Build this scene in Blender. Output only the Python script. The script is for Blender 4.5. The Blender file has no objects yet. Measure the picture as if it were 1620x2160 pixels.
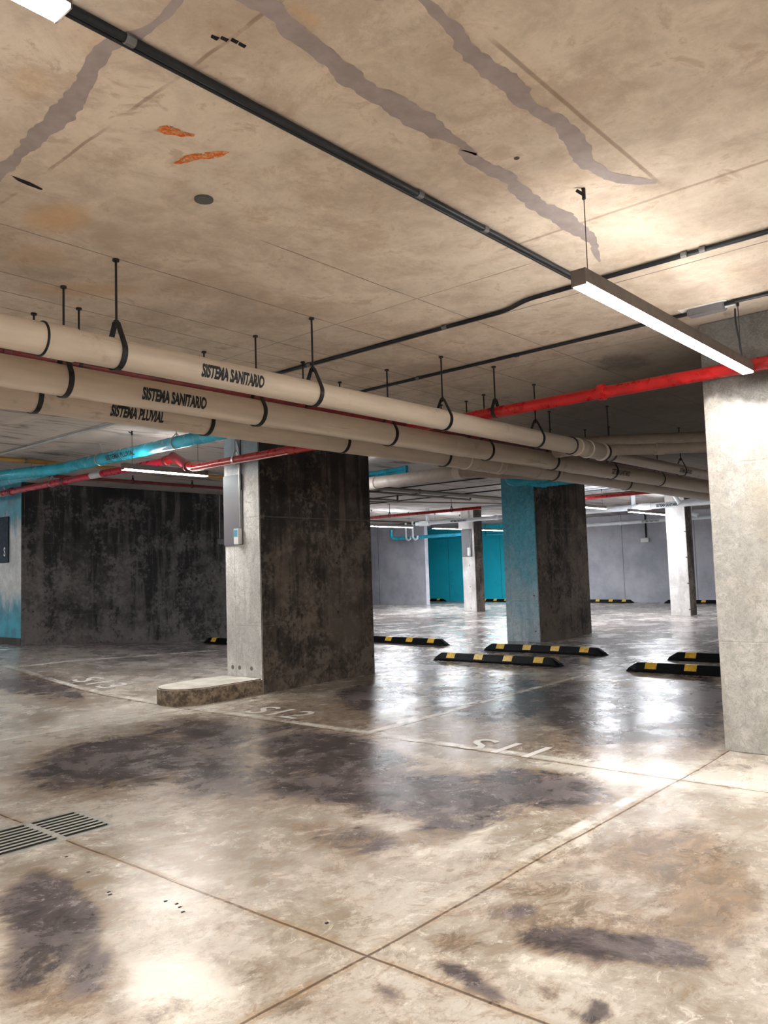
import bpy, bmesh, math, random
from math import pi, sin, cos, tan, atan2, sqrt, radians
from mathutils import Vector, Matrix, noise as mnoise
random.seed(7)
S = bpy.context.scene
COL = S.collection

# ---------------------------------------------------------------- camera, light, exposure
cam_d = bpy.data.cameras.new('camera'); cam = bpy.data.objects.new('camera', cam_d); COL.objects.link(cam)
yaw, pitch, roll = 0.713987518, 0.0750739470, -0.0318272923
fwd = Vector((cos(pitch)*cos(yaw), cos(pitch)*sin(yaw), sin(pitch)))
r0 = fwd.cross(Vector((0, 0, 1))).normalized(); u0 = r0.cross(fwd)
rt = cos(roll)*r0 + sin(roll)*u0; up = -sin(roll)*r0 + cos(roll)*u0
cam.matrix_world = Matrix(((rt.x, up.x, -fwd.x, 0), (rt.y, up.y, -fwd.y, 0), (rt.z, up.z, -fwd.z, 1.3), (0, 0, 0, 1)))
cam_d.sensor_fit = 'HORIZONTAL'; cam_d.sensor_width = 36.0; cam_d.lens = 36.0*1707.67/1620
cam_d.clip_start = 0.02; cam_d.clip_end = 200
S.camera = cam
S.view_settings.view_transform = 'Standard'; S.view_settings.look = 'None'
S.view_settings.gamma = 1.0; S.view_settings.use_curve_mapping = False
S.view_settings.exposure = 2.72
W = bpy.data.worlds.new('world'); S.world = W; W.use_nodes = True
W.node_tree.nodes['Background'].inputs[0].default_value = (0.8, 0.86, 1, 1)
W.node_tree.nodes['Background'].inputs[1].default_value = 0.05
S.cycles.max_bounces = 9; S.cycles.diffuse_bounces = 6; S.cycles.glossy_bounces = 4
S.cycles.sample_clamp_indirect = 6.0
LAMP_POWER = 26.0          # emission of the tube lamps' diffusers
UPLIGHT = 0.13             # share of an added upward glow that brightens the slab
WARM = (1.0, 0.95, 0.88); COOL = (0.92, 0.96, 1.0)
CEIL = 3.0

# ---------------------------------------------------------------- node helper
class G:
    def __init__(s, name):
        m = bpy.data.materials.new(name); m.use_nodes = True; s.m = m; s.nt = m.node_tree
        s.b = s.nt.nodes['Principled BSDF']; s.out = s.nt.nodes['Material Output']; s._p = None
    def n(s, t, **k):
        x = s.nt.nodes.new(t)
        for a, v in k.items(): setattr(x, a, v)
        return x
    def put(s, sock, v):
        if isinstance(v, bpy.types.NodeSocket): s.nt.links.new(v, sock)
        elif v is not None:
            if isinstance(v, (tuple, list)) and len(v) == 3 and sock.type == 'RGBA': v = (*v, 1)
            sock.default_value = v
    def pos(s):
        if s._p is None: s._p = s.n('ShaderNodeNewGeometry').outputs['Position']
        return s._p
    def xyz(s, v=None):
        x = s.n('ShaderNodeSeparateXYZ'); s.put(x.inputs[0], v if v else s.pos()); return x.outputs
    def vec(s, a, b, c):
        x = s.n('ShaderNodeCombineXYZ'); s.put(x.inputs[0], a); s.put(x.inputs[1], b); s.put(x.inputs[2], c); return x.outputs[0]
    def m_(s, op, a, b=None, c=None, clamp=False):
        x = s.n('ShaderNodeMath', operation=op, use_clamp=clamp); s.put(x.inputs[0], a)
        if b is not None: s.put(x.inputs[1], b)
        if c is not None: s.put(x.inputs[2], c)
        return x.outputs[0]
    def scale(s, v, k):
        x = s.n('ShaderNodeVectorMath', operation='MULTIPLY'); s.put(x.inputs[0], v); x.inputs[1].default_value = k; return x.outputs[0]
    def addv(s, v, w):
        x = s.n('ShaderNodeVectorMath', operation='ADD'); s.put(x.inputs[0], v); s.put(x.inputs[1], w); return x.outputs[0]
    def noise(s, sc, det=6, rough=.6, vec=None, dist=0, color=False):
        x = s.n('ShaderNodeTexNoise'); s.put(x.inputs['Vector'], vec if vec else s.pos())
        x.inputs['Scale'].default_value = sc; x.inputs['Detail'].default_value = det
        x.inputs['Roughness'].default_value = rough; x.inputs['Distortion'].default_value = dist
        return x.outputs[1 if color else 0]
    def vor(s, sc, vec=None, feat='F1'):
        x = s.n('ShaderNodeTexVoronoi', feature=feat); s.put(x.inputs['Vector'], vec if vec else s.pos()); x.inputs['Scale'].default_value = sc
        return x.outputs[0]
    def sm(s, v, a, b, lo=0., hi=1.):
        x = s.n('ShaderNodeMapRange', interpolation_type='SMOOTHSTEP'); s.put(x.inputs[0], v)
        for i, q in enumerate((a, b, lo, hi)): x.inputs[i+1].default_value = q
        return x.outputs[0]
    def mix(s, f, a, b, mode='MIX'):
        x = s.n('ShaderNodeMix', data_type='RGBA', blend_type=mode); s.put(x.inputs[0], f); s.put(x.inputs[6], a); s.put(x.inputs[7], b); return x.outputs[2]
    def bump(s, h, st=.2, d=.01):
        x = s.n('ShaderNodeBump'); x.inputs['Strength'].default_value = st; x.inputs['Distance'].default_value = d; s.put(x.inputs['Height'], h)
        s.nt.links.new(x.outputs[0], s.b.inputs['Normal'])
    def col(s, v): s.put(s.b.inputs['Base Color'], v)
    def rough(s, v): s.put(s.b.inputs['Roughness'], v)
    def line(s, c, x0, w):           # 1 inside |c-x0|<w, soft edge
        return s.sm(s.m_('ABSOLUTE', s.m_('SUBTRACT', c, x0)), w*.5, w*1.3, 1., 0.)
    def mx(s, L):
        r = L[0]
        for k in L[1:]: r = s.m_('MAXIMUM', r, k)
        return r
M = {}
def plain(name, c, rough=.5, metal=0, var=.12, sc=6, dirt=None, da=.4, coat=0):
    g = G(name)
    nz = g.noise(sc, 5)
    k = g.mix(g.sm(nz, .3, .7), tuple(x*(1-var) for x in c), tuple(min(1, x*(1+var)) for x in c))
    if dirt: k = g.mix(g.m_('MULTIPLY', g.sm(g.noise(sc*.6, 8, .7), .5, .68), da), k, dirt)
    g.col(k); g.rough(g.sm(g.noise(sc*3, 4), .2, .8, rough*.8, min(1, rough*1.2))); g.b.inputs['Metallic'].default_value = metal
    if coat: g.b.inputs['Coat Weight'].default_value = coat
    M[name] = g.m; return g.m
plain('black_steel', (.012, .014, .016), .45, .3)
plain('dark_conduit', (.022, .026, .032), .4, .5, .3, 3)
plain('galvanised', (.42, .43, .44), .4, .6, .2, 12)
plain('pale_conduit', (.5, .58, .64), .4, .3)
plain('red_paint', (.40, .008, .010), .3, 0, .2, 5)
plain('dark_red_paint', (.16, .012, .018), .35, 0, .3, 8, (.02, .01, .01), .8)
plain('pink_red_paint', (.60, .012, .05), .3, 0, .15, 5)
plain('ochre_paint', (.36, .19, .04), .4, 0, .2, 5)
plain('teal_pipe', (.03, .45, .66), .25, 0, .25, 4)
plain('dull_brown_pipe', (.06, .045, .03), .5)
plain('white_pvc', (.66, .7, .74), .35, 0, .08, 5)
plain('rubber', (.004, .005, .006), .6, 0, .3, 20); M['rubber'].node_tree.nodes['Principled BSDF'].inputs['Specular IOR Level'].default_value = .2
plain('pale_ring', (.72, .65, .56), .4)
plain('clip_grey', (.16, .165, .17), .5, .4)
plain('slot_shade', (.02, .02, .018), .9)  # shade between the grate bars, painted near-black on their sides
plain('yellow_tape', (1., .56, .07), .4, 0, .2, 30, (.3, .14, .02), .5)
plain('amber_tape', (.95, .62, .25), .4, 0, .2, 30)
plain('lamp_shell', (.16, .14, .13), .5)
plain('white_plastic', (.75, .75, .74), .4)
plain('blue_sticker', (.12, .42, .6), .4)
plain('navy_sign', (.003, .028, .06), .75, 0, .15)
plain('sign_white', (.75, .72, .66), .5)
plain('lettering', (.008, .012, .016), .6, 0, .3, 30)
plain('panel_grey', (.15, .148, .165), .5, 0, .1, 4)
plain('void_black', (.003, .003, .004), .9)
plain('repair_grey', (.36, .31, .305), .85, 0, .1, 10)
plain('round_cover', (.085, .09, .085), .8)
plain('copper_clamp', (.35, .22, .12), .4, .6)
def grate_mat():
    g = G('cast_grate'); nz = g.noise(18, 6)
    g.col(g.mix(g.sm(nz, .35, .65), (.42, .43, .41), (.6, .6, .57))); g.rough(.5); g.b.inputs['Metallic'].default_value = .25; g.bump(nz, .2, .003); M['cast_grate'] = g.m
grate_mat()
def pvc(name, base, dark):
    g = G(name); p = g.pos()
    st = g.noise(1, 7, .65, g.scale(p, (1.2, 14, 14)))
    bl = g.noise(3, 7, .65)
    c = g.mix(g.sm(st, .3, .7), tuple(x*.82 for x in base), base)
    c = g.mix(g.m_('MULTIPLY', g.sm(st, .62, .72), .5), c, dark)
    c = g.mix(g.m_('MULTIPLY', g.sm(bl, .62, .74), .45), c, dark)
    g.col(c); g.rough(.42); M[name] = g.m
pvc('beige_pvc', (.60, .52, .43), (.17, .11, .07))
pvc('old_beige_pvc', (.46, .39, .325), (.12, .08, .055))
def rust():
    g = G('rust'); nz = g.noise(40, 8, .7)
    c = g.mix(g.sm(nz, .35, .6), (.75, .40, .17), (.60, .11, .008)); c = g.mix(g.sm(nz, .62, .7), c, (.10, .02, .005)); g.col(c); g.rough(.95)
    mk = g.sm(g.noise(28, 6, .7), .38, .46); tr = g.n('ShaderNodeBsdfTransparent'); ms = g.n('ShaderNodeMixShader')
    g.put(ms.inputs[0], mk); g.nt.links.new(tr.outputs[0], ms.inputs[1]); g.nt.links.new(g.b.outputs[0], ms.inputs[2]); g.nt.links.new(ms.outputs[0], g.out.inputs[0])
    M['rust'] = g.m
rust()
def floor_paint():
    g = G('floor_paint'); g.col((.95, .95, .93)); g.rough(.4)
    mk = g.sm(g.noise(9, 8, .75), .30, .40, .7, 1.); tr = g.n('ShaderNodeBsdfTransparent'); ms = g.n('ShaderNodeMixShader')
    g.put(ms.inputs[0], mk); g.nt.links.new(tr.outputs[0], ms.inputs[1]); g.nt.links.new(g.b.outputs[0], ms.inputs[2]); g.nt.links.new(ms.outputs[0], g.out.inputs[0])
    M['floor_paint'] = g.m
floor_paint()
def emit(name, c, st):
    g = G(name); g.col((.8, .8, .8)); g.b.inputs['Emission Color'].default_value = (*c, 1); g.b.inputs['Emission Strength'].default_value = st; M[name] = g.m
emit('lit_warm', WARM, LAMP_POWER); emit('lit_cool', COOL, LAMP_POWER*1.7)
emit('uplight_warm', WARM, LAMP_POWER*UPLIGHT); emit('uplight_cool', COOL, LAMP_POWER*UPLIGHT*1.5)  # glow of the strips added on top of the lamps

def concrete(name, c1, c2, stain=(.03, .03, .03), sa=.5, streak=.5, seams=True, rough=.75, swirl=.3, wet=0, top=None, seamc=(.05, .045, .04), gl=0, holes=.9, rise=0):
    g = G(name); p = g.pos(); x, y, z = g.xyz()
    a = g.noise(1.3, 10, .68); b = g.noise(5, 9, .7, dist=.4)
    c = g.mix(g.sm(a, .38, .6), c1, c2)
    c = g.mix(g.m_('MULTIPLY', g.sm(b, .5, .7), .35), c, tuple(k*1.5 for k in c2))
    st = g.noise(1, 8, .65, g.scale(p, (4.5, 4.5, .45)))
    if rise: st = g.m_('ADD', st, g.m_('MULTIPLY', g.m_('SUBTRACT', z, 1.3), rise))
    c = g.mix(g.m_('MULTIPLY', g.sm(st, .47, .58), streak), c, stain)
    if rise:
        e = g.m_('ADD', g.m_('MULTIPLY', g.noise(1.6, 12, .8, g.addv(p, (3, 9, 1)), .1), .7), g.m_('MULTIPLY', g.noise(16, 6, .7), .3))
        c = g.mix(g.sm(g.m_('SUBTRACT', e, g.m_('MULTIPLY', g.m_('SUBTRACT', z, 1.3), rise*.6)), .47, .57, 0, .75), c, tuple(k*1.7 for k in c2))
    bl = g.noise(.9, 7, .6, g.addv(p, (7, 3, 11)))
    c = g.mix(g.m_('MULTIPLY', g.sm(bl, .5, .66), sa), c, stain)
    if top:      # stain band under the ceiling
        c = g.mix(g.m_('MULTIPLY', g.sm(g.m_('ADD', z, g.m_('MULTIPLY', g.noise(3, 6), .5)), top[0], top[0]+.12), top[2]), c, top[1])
    if swirl:
        v = g.noise(14, 3, .5, dist=2.5)
        c = g.mix(g.m_('MULTIPLY', g.sm(g.m_('ABSOLUTE', g.m_('SUBTRACT', v, .5)), 0, .05, 1, 0), swirl), c, tuple(k*.6 for k in c1))
        v2 = g.noise(9, 5, .7, g.addv(p, (5, 5, 5)), 1.2); c = g.mix(g.sm(v2, .5, .62, 0, swirl*.7), c, tuple(k*.62 for k in c1))
    h = g.m_('ADD', b, g.m_('MULTIPLY', st, .4))
    if seams:
        xy = g.m_('ADD', x, y)
        fr = g.m_('ABSOLUTE', g.m_('SUBTRACT', g.m_('FRACT', g.m_('DIVIDE', xy, .61)), .5))
        vs = g.sm(fr, .485, .495)
        hs = g.mx([g.line(z, 1.98, .008), g.line(z, .75, .005)])
        sn = g.m_('MULTIPLY', g.m_('MAXIMUM', vs, hs), g.sm(g.noise(4, 5), .35, .6))
        c = g.mix(g.m_('MULTIPLY', sn, .6), c, seamc)
        # tie holes
        fx = g.m_('SUBTRACT', g.m_('FRACT', g.m_('DIVIDE', xy, .61)), .25); fz_ = g.m_('SUBTRACT', g.m_('FRACT', g.m_('DIVIDE', z, .6)), .4)
        d = g.m_('SQRT', g.m_('ADD', g.m_('POWER', fx, 2), g.m_('POWER', fz_, 2)))
        c = g.mix(g.sm(d, .018, .03, holes, 0), c, (.01, .01, .01))
        h = g.m_('SUBTRACT', h, g.m_('MULTIPLY', sn, .5))
    g.col(c); g.rough(rough if not gl else g.sm(b, .3, .7, gl, gl+.2)); g.bump(h, .45, .02)
    M[name] = g.m; return g
concrete('pale_concrete', (.5, .5, .5), (.76, .76, .75), (.27, .27, .28), .35, .35, True, .6, .5, seamc=(.3, .3, .3))
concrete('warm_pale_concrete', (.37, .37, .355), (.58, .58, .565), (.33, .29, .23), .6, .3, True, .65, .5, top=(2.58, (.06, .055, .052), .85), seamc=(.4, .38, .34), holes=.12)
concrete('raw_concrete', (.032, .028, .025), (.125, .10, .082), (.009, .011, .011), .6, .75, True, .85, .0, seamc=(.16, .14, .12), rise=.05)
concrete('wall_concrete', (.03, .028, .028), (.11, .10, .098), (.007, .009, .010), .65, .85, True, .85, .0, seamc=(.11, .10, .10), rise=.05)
concrete('side_concrete', (.05, .045, .035), (.12, .11, .09), (.02, .02, .015), .4, .4, False, .85, 0)
concrete('far_pale_concrete', (.68, .65, .63), (.88, .85, .83), (.35, .3, .28), .3, .3, True, .7, .2, seamc=(.5, .45, .42))
concrete('plain_pale_concrete', (.5, .5, .48), (.7, .69, .66), (.4, .38, .34), .3, .0, False, .5, .1)
def teal_light_tint(name, zlo, zhi, band=.5):  # bluish light painted into the concrete colour, fading towards the floor
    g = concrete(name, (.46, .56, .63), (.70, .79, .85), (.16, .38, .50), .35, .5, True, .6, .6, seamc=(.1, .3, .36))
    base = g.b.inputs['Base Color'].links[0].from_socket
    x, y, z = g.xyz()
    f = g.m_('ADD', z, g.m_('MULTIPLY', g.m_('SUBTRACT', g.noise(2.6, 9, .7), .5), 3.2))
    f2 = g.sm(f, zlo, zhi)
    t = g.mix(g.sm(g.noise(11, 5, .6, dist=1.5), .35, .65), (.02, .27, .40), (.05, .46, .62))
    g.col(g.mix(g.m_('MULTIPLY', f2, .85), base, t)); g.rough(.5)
teal_light_tint('teal_light_tint', .1, 1.9)
def block_end():  # teal light painted into the pale concrete at head and foot
    g = concrete('teal_light_end', (.62, .65, .66), (.88, .9, .9), (.5, .55, .57), .3, .4, False, .5, .3)
    base = g.b.inputs['Base Color'].links[0].from_socket
    x, y, z = g.xyz()
    n = g.m_('MULTIPLY', g.m_('SUBTRACT', g.noise(2.5, 9, .7, g.scale(g.pos(), (1, 2, .8))), .5), 1.1)
    hi = g.sm(g.m_('ADD', z, n), 2.15, 2.5); lo = g.sm(g.m_('ADD', z, n), .75, 1.3, 1, 0)
    t = g.mix(g.sm(g.noise(4, 6), .35, .65), (.01, .24, .4), (.03, .48, .66))
    g.col(g.mix(g.m_('MULTIPLY', g.m_('MAXIMUM', hi, lo), .92), base, t))
block_end()
def blue_tinge():     # big pillar's end face: pale, turning bluish near the top
    g = concrete('pale_blue_top_concrete', (.58, .58, .58), (.84, .84, .83), (.38, .38, .39), .25, .35, True, .6, .6, seamc=(.4, .4, .4), holes=0)
    base = g.b.inputs['Base Color'].links[0].from_socket; x, y, z = g.xyz()
    f = g.sm(g.m_('ADD', z, g.m_('MULTIPLY', g.noise(3, 6), .25)), 2.5, 2.75)
    g.col(g.mix(g.m_('MULTIPLY', f, .65), base, (.10, .22, .31)))
blue_tinge()
def panel_blue():
    g = G('panel_blue_top'); x, y, z = g.xyz(); f = g.sm(g.m_('ADD', z, g.m_('MULTIPLY', g.noise(2, 3), .12)), 2.2, 2.5)
    g.col(g.mix(f, (.13, .125, .145), (.006, .05, .085))); g.rough(.5); M['panel_blue_top'] = g.m
panel_blue()
def far_wall(name, c1, c2):
    g = G(name); x, y, z = g.xyz(); c = g.mix(g.sm(g.noise(.5, 8, .65), .35, .65), c1, c2)
    c = g.mix(g.m_('MULTIPLY', g.sm(g.noise(1.5, 9, .7), .52, .7), .3), c, tuple(k*.6 for k in c1))
    fr = g.m_('ABSOLUTE', g.m_('SUBTRACT', g.m_('FRACT', g.m_('DIVIDE', g.m_('ADD', y, .3), 2.44)), .5))
    c = g.mix(g.m_('MULTIPLY', g.sm(fr, .493, .497), .7), c, tuple(k*.3 for k in c1)); g.col(c); g.rough(.6); g.bump(g.noise(20, 6), .2, .01); M[name] = g.m
far_wall('grey_wall', (.35, .365, .42), (.58, .58, .65)); far_wall('teal_wall', (.01, .52, .70), (.02, .60, .80))
def kerb_mat():
    g = G('kerb_side'); x, y, z = g.xyz(); n1 = g.noise(14, 9, .75, dist=.1)
    c = g.mix(g.sm(n1, .4, .6), (.10, .075, .055), (.36, .28, .20))
    f = g.m_('MULTIPLY', g.sm(n1, .42, .56), g.sm(y, 7.3, 8.0)); c = g.mix(f, c, (.012, .015, .013)); g.col(c); g.rough(.8); g.bump(n1, .6, .03); M['kerb_side'] = g.m
    g = G('kerb_top'); g.col(g.mix(g.sm(g.noise(4, 8), .35, .65), (.66, .64, .58), (.88, .86, .8))); g.rough(.7); M['kerb_top'] = g.m
kerb_mat()

def attr(g, name):
    a = g.n('ShaderNodeAttribute', attribute_name=name); return g.xyz(a.outputs['Vector'])
def floor_mat():
    g = G('polished_floor'); p = g.pos(); x, y, z = g.xyz()
    R, B, Wt = attr(g, 'stain')[0:3]
    n1 = g.noise(1.1, 12, .72, dist=.3); n2 = g.noise(6, 10, .75, dist=.6); n3 = g.noise(30, 6, .7); n0 = g.noise(.45, 6, .6)
    br = g.m_('ADD', g.m_('MULTIPLY', n1, .6), g.m_('MULTIPLY', n2, .4))
    c = g.mix(g.sm(br, .40, .58), (.37, .315, .255), (.66, .625, .57))
    c = g.mix(g.m_('MULTIPLY', g.sm(n2, .56, .66), .35), c, (.34, .22, .11))
    c = g.mix(g.m_('MULTIPLY', g.sm(n3, .60, .70), .3), c, (.86, .84, .8))
    fl = g.noise(1, 10, .8, g.scale(p, (7, 12, 1)), 1.)
    c = g.mix(g.sm(fl, .54, .62, 0, .65), c, (.33, .24, .16)); c = g.mix(g.sm(fl, .45, .37, 0, .6), c, (.9, .88, .84))
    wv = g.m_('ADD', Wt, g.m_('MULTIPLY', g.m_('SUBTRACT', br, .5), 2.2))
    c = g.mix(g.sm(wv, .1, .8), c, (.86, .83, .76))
    bn = g.noise(1, 13, .85, g.scale(p, (6, 10, 1)), .5)
    bv = g.m_('ADD', B, g.m_('MULTIPLY', g.m_('SUBTRACT', g.m_('ADD', g.m_('MULTIPLY', bn, .65), g.m_('MULTIPLY', br, .35)), .5), 6.))
    c = g.mix(g.sm(bv, .1, 1.0, 0, .85), c, g.mix(g.sm(bn, .42, .58), (.36, .24, .14), (.17, .125, .09)))
    # dark blotches: damp stains plus painted-in dark reflections, with ragged, flaky edges
    ns = g.noise(1, 12, .78, g.scale(p, (2.2, 3.6, 1)), .7)
    rv = g.m_('ADD', R, g.m_('MULTIPLY', g.m_('SUBTRACT', g.m_('ADD', g.m_('MULTIPLY', br, .5), g.m_('MULTIPLY', ns, .5)), .5), 4.6))
    halo = g.m_('MULTIPLY', g.sm(rv, .05, .4), .5); c = g.mix(halo, c, (.36, .25, .16))
    mot = g.noise(3, 12, .8, dist=.5)
    dk = g.mix(g.sm(mot, .4, .62), (.05, .044, .052), (.20, .17, .18))
    dm = g.sm(rv, .18, .7); c = g.mix(g.m_('MULTIPLY', dm, .93), c, dk)
    sp = g.m_('MULTIPLY', g.sm(g.noise(17, 8, .75, dist=1.), .62, .66), dm)
    c = g.mix(g.m_('MULTIPLY', sp, .7), c, (.62, .6, .58))
    # far floor is duller and greyer
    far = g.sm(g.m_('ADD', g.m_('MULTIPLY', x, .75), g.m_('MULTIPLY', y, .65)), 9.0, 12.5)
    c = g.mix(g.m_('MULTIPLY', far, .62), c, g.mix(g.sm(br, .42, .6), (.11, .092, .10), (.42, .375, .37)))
    # saw-cut joints with brown edges and a pale worn strip
    wob = g.m_('MULTIPLY', g.m_('SUBTRACT', g.noise(.8, 4), .5), .05)
    xw = g.m_('ADD', x, wob); yw = g.m_('ADD', y, wob)
    ingr = g.m_('MULTIPLY', g.sm(y, 3.98, 4.0), g.sm(y, 4.5, 4.52, 1, 0))
    gx = [2.10, 4.9, 12.6]; gy = [1.96, 4.5, 6.95, -.6, 10.9, 13.3]
    cond = g.sm(x, 4.8, 4.9)
    lx = [g.line(xw, a, .007) for a in gx]
    ly = [g.line(yw, gy[0], .007), g.m_('MULTIPLY', g.line(yw, gy[1], .007), cond), g.m_('MULTIPLY', g.line(yw, gy[2], .006), g.sm(x, 5., 5.1, 1, 0)), g.line(yw, gy[3], .007), g.m_('MULTIPLY', g.line(yw, gy[4], .007), cond)]
    J = g.mx(lx + ly)
    bx = [g.line(xw, a, .03) for a in gx]; by = [g.line(yw, gy[0], .03), g.m_('MULTIPLY', g.line(yw, gy[1], .03), cond)]
    c = g.mix(g.m_('MULTIPLY', g.mx(bx+by), g.sm(n2, .35, .6, .05, .5)), c, (.42, .27, .13))
    wx = [g.line(xw, 4.98, .05), g.m_('MULTIPLY', g.line(yw, 4.565, .04), cond), g.m_('MULTIPLY', g.line(yw, 2.03, .035), g.m_('MULTIPLY', g.sm(x, 3.1, 3.6, .15, 1.), g.sm(x, 4.7, 5.2, 1., .2))), g.m_('MULTIPLY', g.line(yw, 7.02, .05), g.sm(x, 5., 5.1, 1, 0)), g.m_('MULTIPLY', g.line(yw, 10.97, .05), cond)]
    c = g.mix(g.m_('MULTIPLY', g.mx(wx), g.sm(g.noise(2.2, 7, .7), .38, .56, .1, .95)), c, (.95, .93, .87))
    c = g.mix(g.m_('MULTIPLY', J, .85), c, (.10, .06, .035))
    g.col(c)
    rr_ = g.sm(g.m_('ADD', g.m_('MULTIPLY', n1, .5), g.m_('MULTIPLY', mot, .5)), .35, .65, .15, .36)
    g.rough(rr_); g.b.inputs['IOR'].default_value = 1.55
    h = g.m_('ADD', g.m_('MULTIPLY', n2, .5), g.m_('SUBTRACT', g.m_('MULTIPLY', n1, .6), g.m_('MULTIPLY', J, 1.)))
    g.bump(h, .13, .02); M['polished_floor'] = g.m
floor_mat()
def ceil_mat():
    g = G('slab_soffit'); p = g.pos(); x, y, z = g.xyz()
    R, O, L = attr(g, 'stain')[0:3]
    n1 = g.noise(.9, 12, .68, dist=.4); n2 = g.noise(5, 10, .7, dist=.5); n3 = g.noise(35, 5, .6)
    br = g.m_('ADD', g.m_('MULTIPLY', n1, .6), g.m_('MULTIPLY', n2, .4))
    c = g.mix(g.sm(br, .36, .62), (.47, .39, .315), (.76, .665, .56))
    c = g.mix(g.m_('MULTIPLY', g.sm(n2, .55, .66), .5), c, (.36, .25, .165))
    n4 = g.noise(1.7, 14, .82, dist=.3); c = g.mix(g.sm(n4, .5, .62, 0, .5), c, (.43, .32, .23)); c = g.mix(g.sm(n4, .46, .36, 0, .4), c, (.82, .74, .63))
    c = g.mix(g.m_('MULTIPLY', g.sm(n3, .62, .72), .3), c, (.3, .22, .16))
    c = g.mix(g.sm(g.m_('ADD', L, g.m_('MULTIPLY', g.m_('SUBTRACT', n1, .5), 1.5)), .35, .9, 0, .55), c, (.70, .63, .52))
    c = g.mix(g.sm(g.m_('ADD', O, g.m_('MULTIPLY', g.m_('SUBTRACT', n1, .5), 1.)), .3, 1., 0, .6), c, (.60, .36, .15))
    d = g.m_('ADD', R, g.m_('MULTIPLY', g.m_('SUBTRACT', br, .5), 4.5))
    c = g.mix(g.sm(g.m_('ADD', d, g.m_('MULTIPLY', g.m_('SUBTRACT', g.noise(9, 10, .8), .5), 2.)), .5, 1.6, 0, .7), c, (.13, .11, .10))
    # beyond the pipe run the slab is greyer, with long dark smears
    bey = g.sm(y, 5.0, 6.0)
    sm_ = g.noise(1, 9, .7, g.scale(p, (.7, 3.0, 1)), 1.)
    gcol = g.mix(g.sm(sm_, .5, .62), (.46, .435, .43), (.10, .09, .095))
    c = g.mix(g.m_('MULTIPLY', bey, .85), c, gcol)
    # darker zone towards the right and the distance
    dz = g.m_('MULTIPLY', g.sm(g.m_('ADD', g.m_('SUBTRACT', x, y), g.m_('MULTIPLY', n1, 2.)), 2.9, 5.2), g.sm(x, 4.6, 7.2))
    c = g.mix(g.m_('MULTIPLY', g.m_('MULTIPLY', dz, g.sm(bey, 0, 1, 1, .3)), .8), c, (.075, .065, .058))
    wob = g.m_('MULTIPLY', g.m_('SUBTRACT', g.noise(1.5, 5), .5), .03)
    yw = g.m_('ADD', y, wob); xw = g.m_('ADD', x, wob)
    jl = [g.line(y, a, .0045) for a in (3.76, 4.35, 4.64, 4.92, 5.6, 6.2)] + [g.m_('MULTIPLY', g.line(yw, 3.05, .004), g.sm(x, 2.6, 2.7)), g.m_('MULTIPLY', g.line(xw, 3.9, .005), g.sm(y, 2.2, 2.3)), g.m_('MULTIPLY', g.line(xw, 5.85, .004), g.sm(y, 2.2, 2.3)), g.m_('MULTIPLY', g.line(xw, 4.55, .006), g.sm(y, .2, .3))]
    J = g.m_('MULTIPLY', g.mx(jl), g.sm(n2, .3, .55, .35, 1.))
    c = g.mix(g.m_('MULTIPLY', J, .75), c, (.07, .05, .04))
    b1 = g.m_('MULTIPLY', g.line(g.m_('ADD', x, g.m_('MULTIPLY', wob, 2)), 1.56, .008), g.sm(g.noise(3, 6), .4, .6))
    b2 = g.m_('MULTIPLY', g.m_('MULTIPLY', g.line(g.m_('ADD', y, g.m_('MULTIPLY', wob, .5)), 1.33, .010), g.sm(x, 2.1, 2.2)), g.sm(x, 3.3, 3.6, 1, 0))
    b3 = g.m_('MULTIPLY', g.line(xw, 3.62, .012), g.sm(y, 2.2, 2.3, .8, 0))
    c = g.mix(g.m_('MULTIPLY', g.mx([b1, b2, b3]), .6), c, (.22, .13, .08))
    c = g.mix(g.m_('MULTIPLY', g.line(xw, 3.85, .10), .25), c, (.72, .65, .54))
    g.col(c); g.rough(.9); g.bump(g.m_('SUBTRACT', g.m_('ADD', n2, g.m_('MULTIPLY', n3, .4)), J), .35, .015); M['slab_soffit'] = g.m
ceil_mat()

# ---------------------------------------------------------------- object helpers
def obj(name, bm, mats, parent=None, smooth=False):
    me = bpy.data.meshes.new(name); bmesh.ops.recalc_face_normals(bm, faces=bm.faces); bm.to_mesh(me); bm.free()
    for m in (mats if isinstance(mats, (list, tuple)) else [mats]): me.materials.append(M[m])
    if smooth:
        for p in me.polygons: p.use_smooth = True
        try: me.set_sharp_from_angle(angle=radians(40))
        except Exception: pass
    o = bpy.data.objects.new(name, me); COL.objects.link(o)
    if parent: o.parent = parent
    return o
def tag(o, label=None, cat=None, group=None, kind=None):
    if label: o['label'] = label
    if cat: o['category'] = cat
    if group: o['group'] = group
    if kind: o['kind'] = kind
    return o
def thing(name, label, cat, loc=(0, 0, 0), group=None):
    o = bpy.data.objects.new(name, None); COL.objects.link(o); o.location = loc; o.empty_display_size = .1
    return tag(o, label, cat, group)
def keep(o, t):      # parent with coordinates already in world space
    o.parent = t; o.matrix_parent_inverse = Matrix.Translation(-Vector(t.location)); return o
def box(bm, a, b, mi=0, bev=0):
    r = bmesh.ops.create_cube(bm, size=1.0); vs = r['verts']
    for v in vs: v.co = Vector([a[i] + (v.co[i]+.5)*(b[i]-a[i]) for i in range(3)])
    fs = {f for v in vs for f in v.link_faces}
    for f in fs: f.material_index = mi
    if bev: bmesh.ops.bevel(bm, geom=list({e for v in vs for e in v.link_edges}), offset=bev, segments=2, affect='EDGES', clamp_overlap=True)
def B(a, b, bev=0):
    bm = bmesh.new(); box(bm, a, b, 0, bev); return bm
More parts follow.
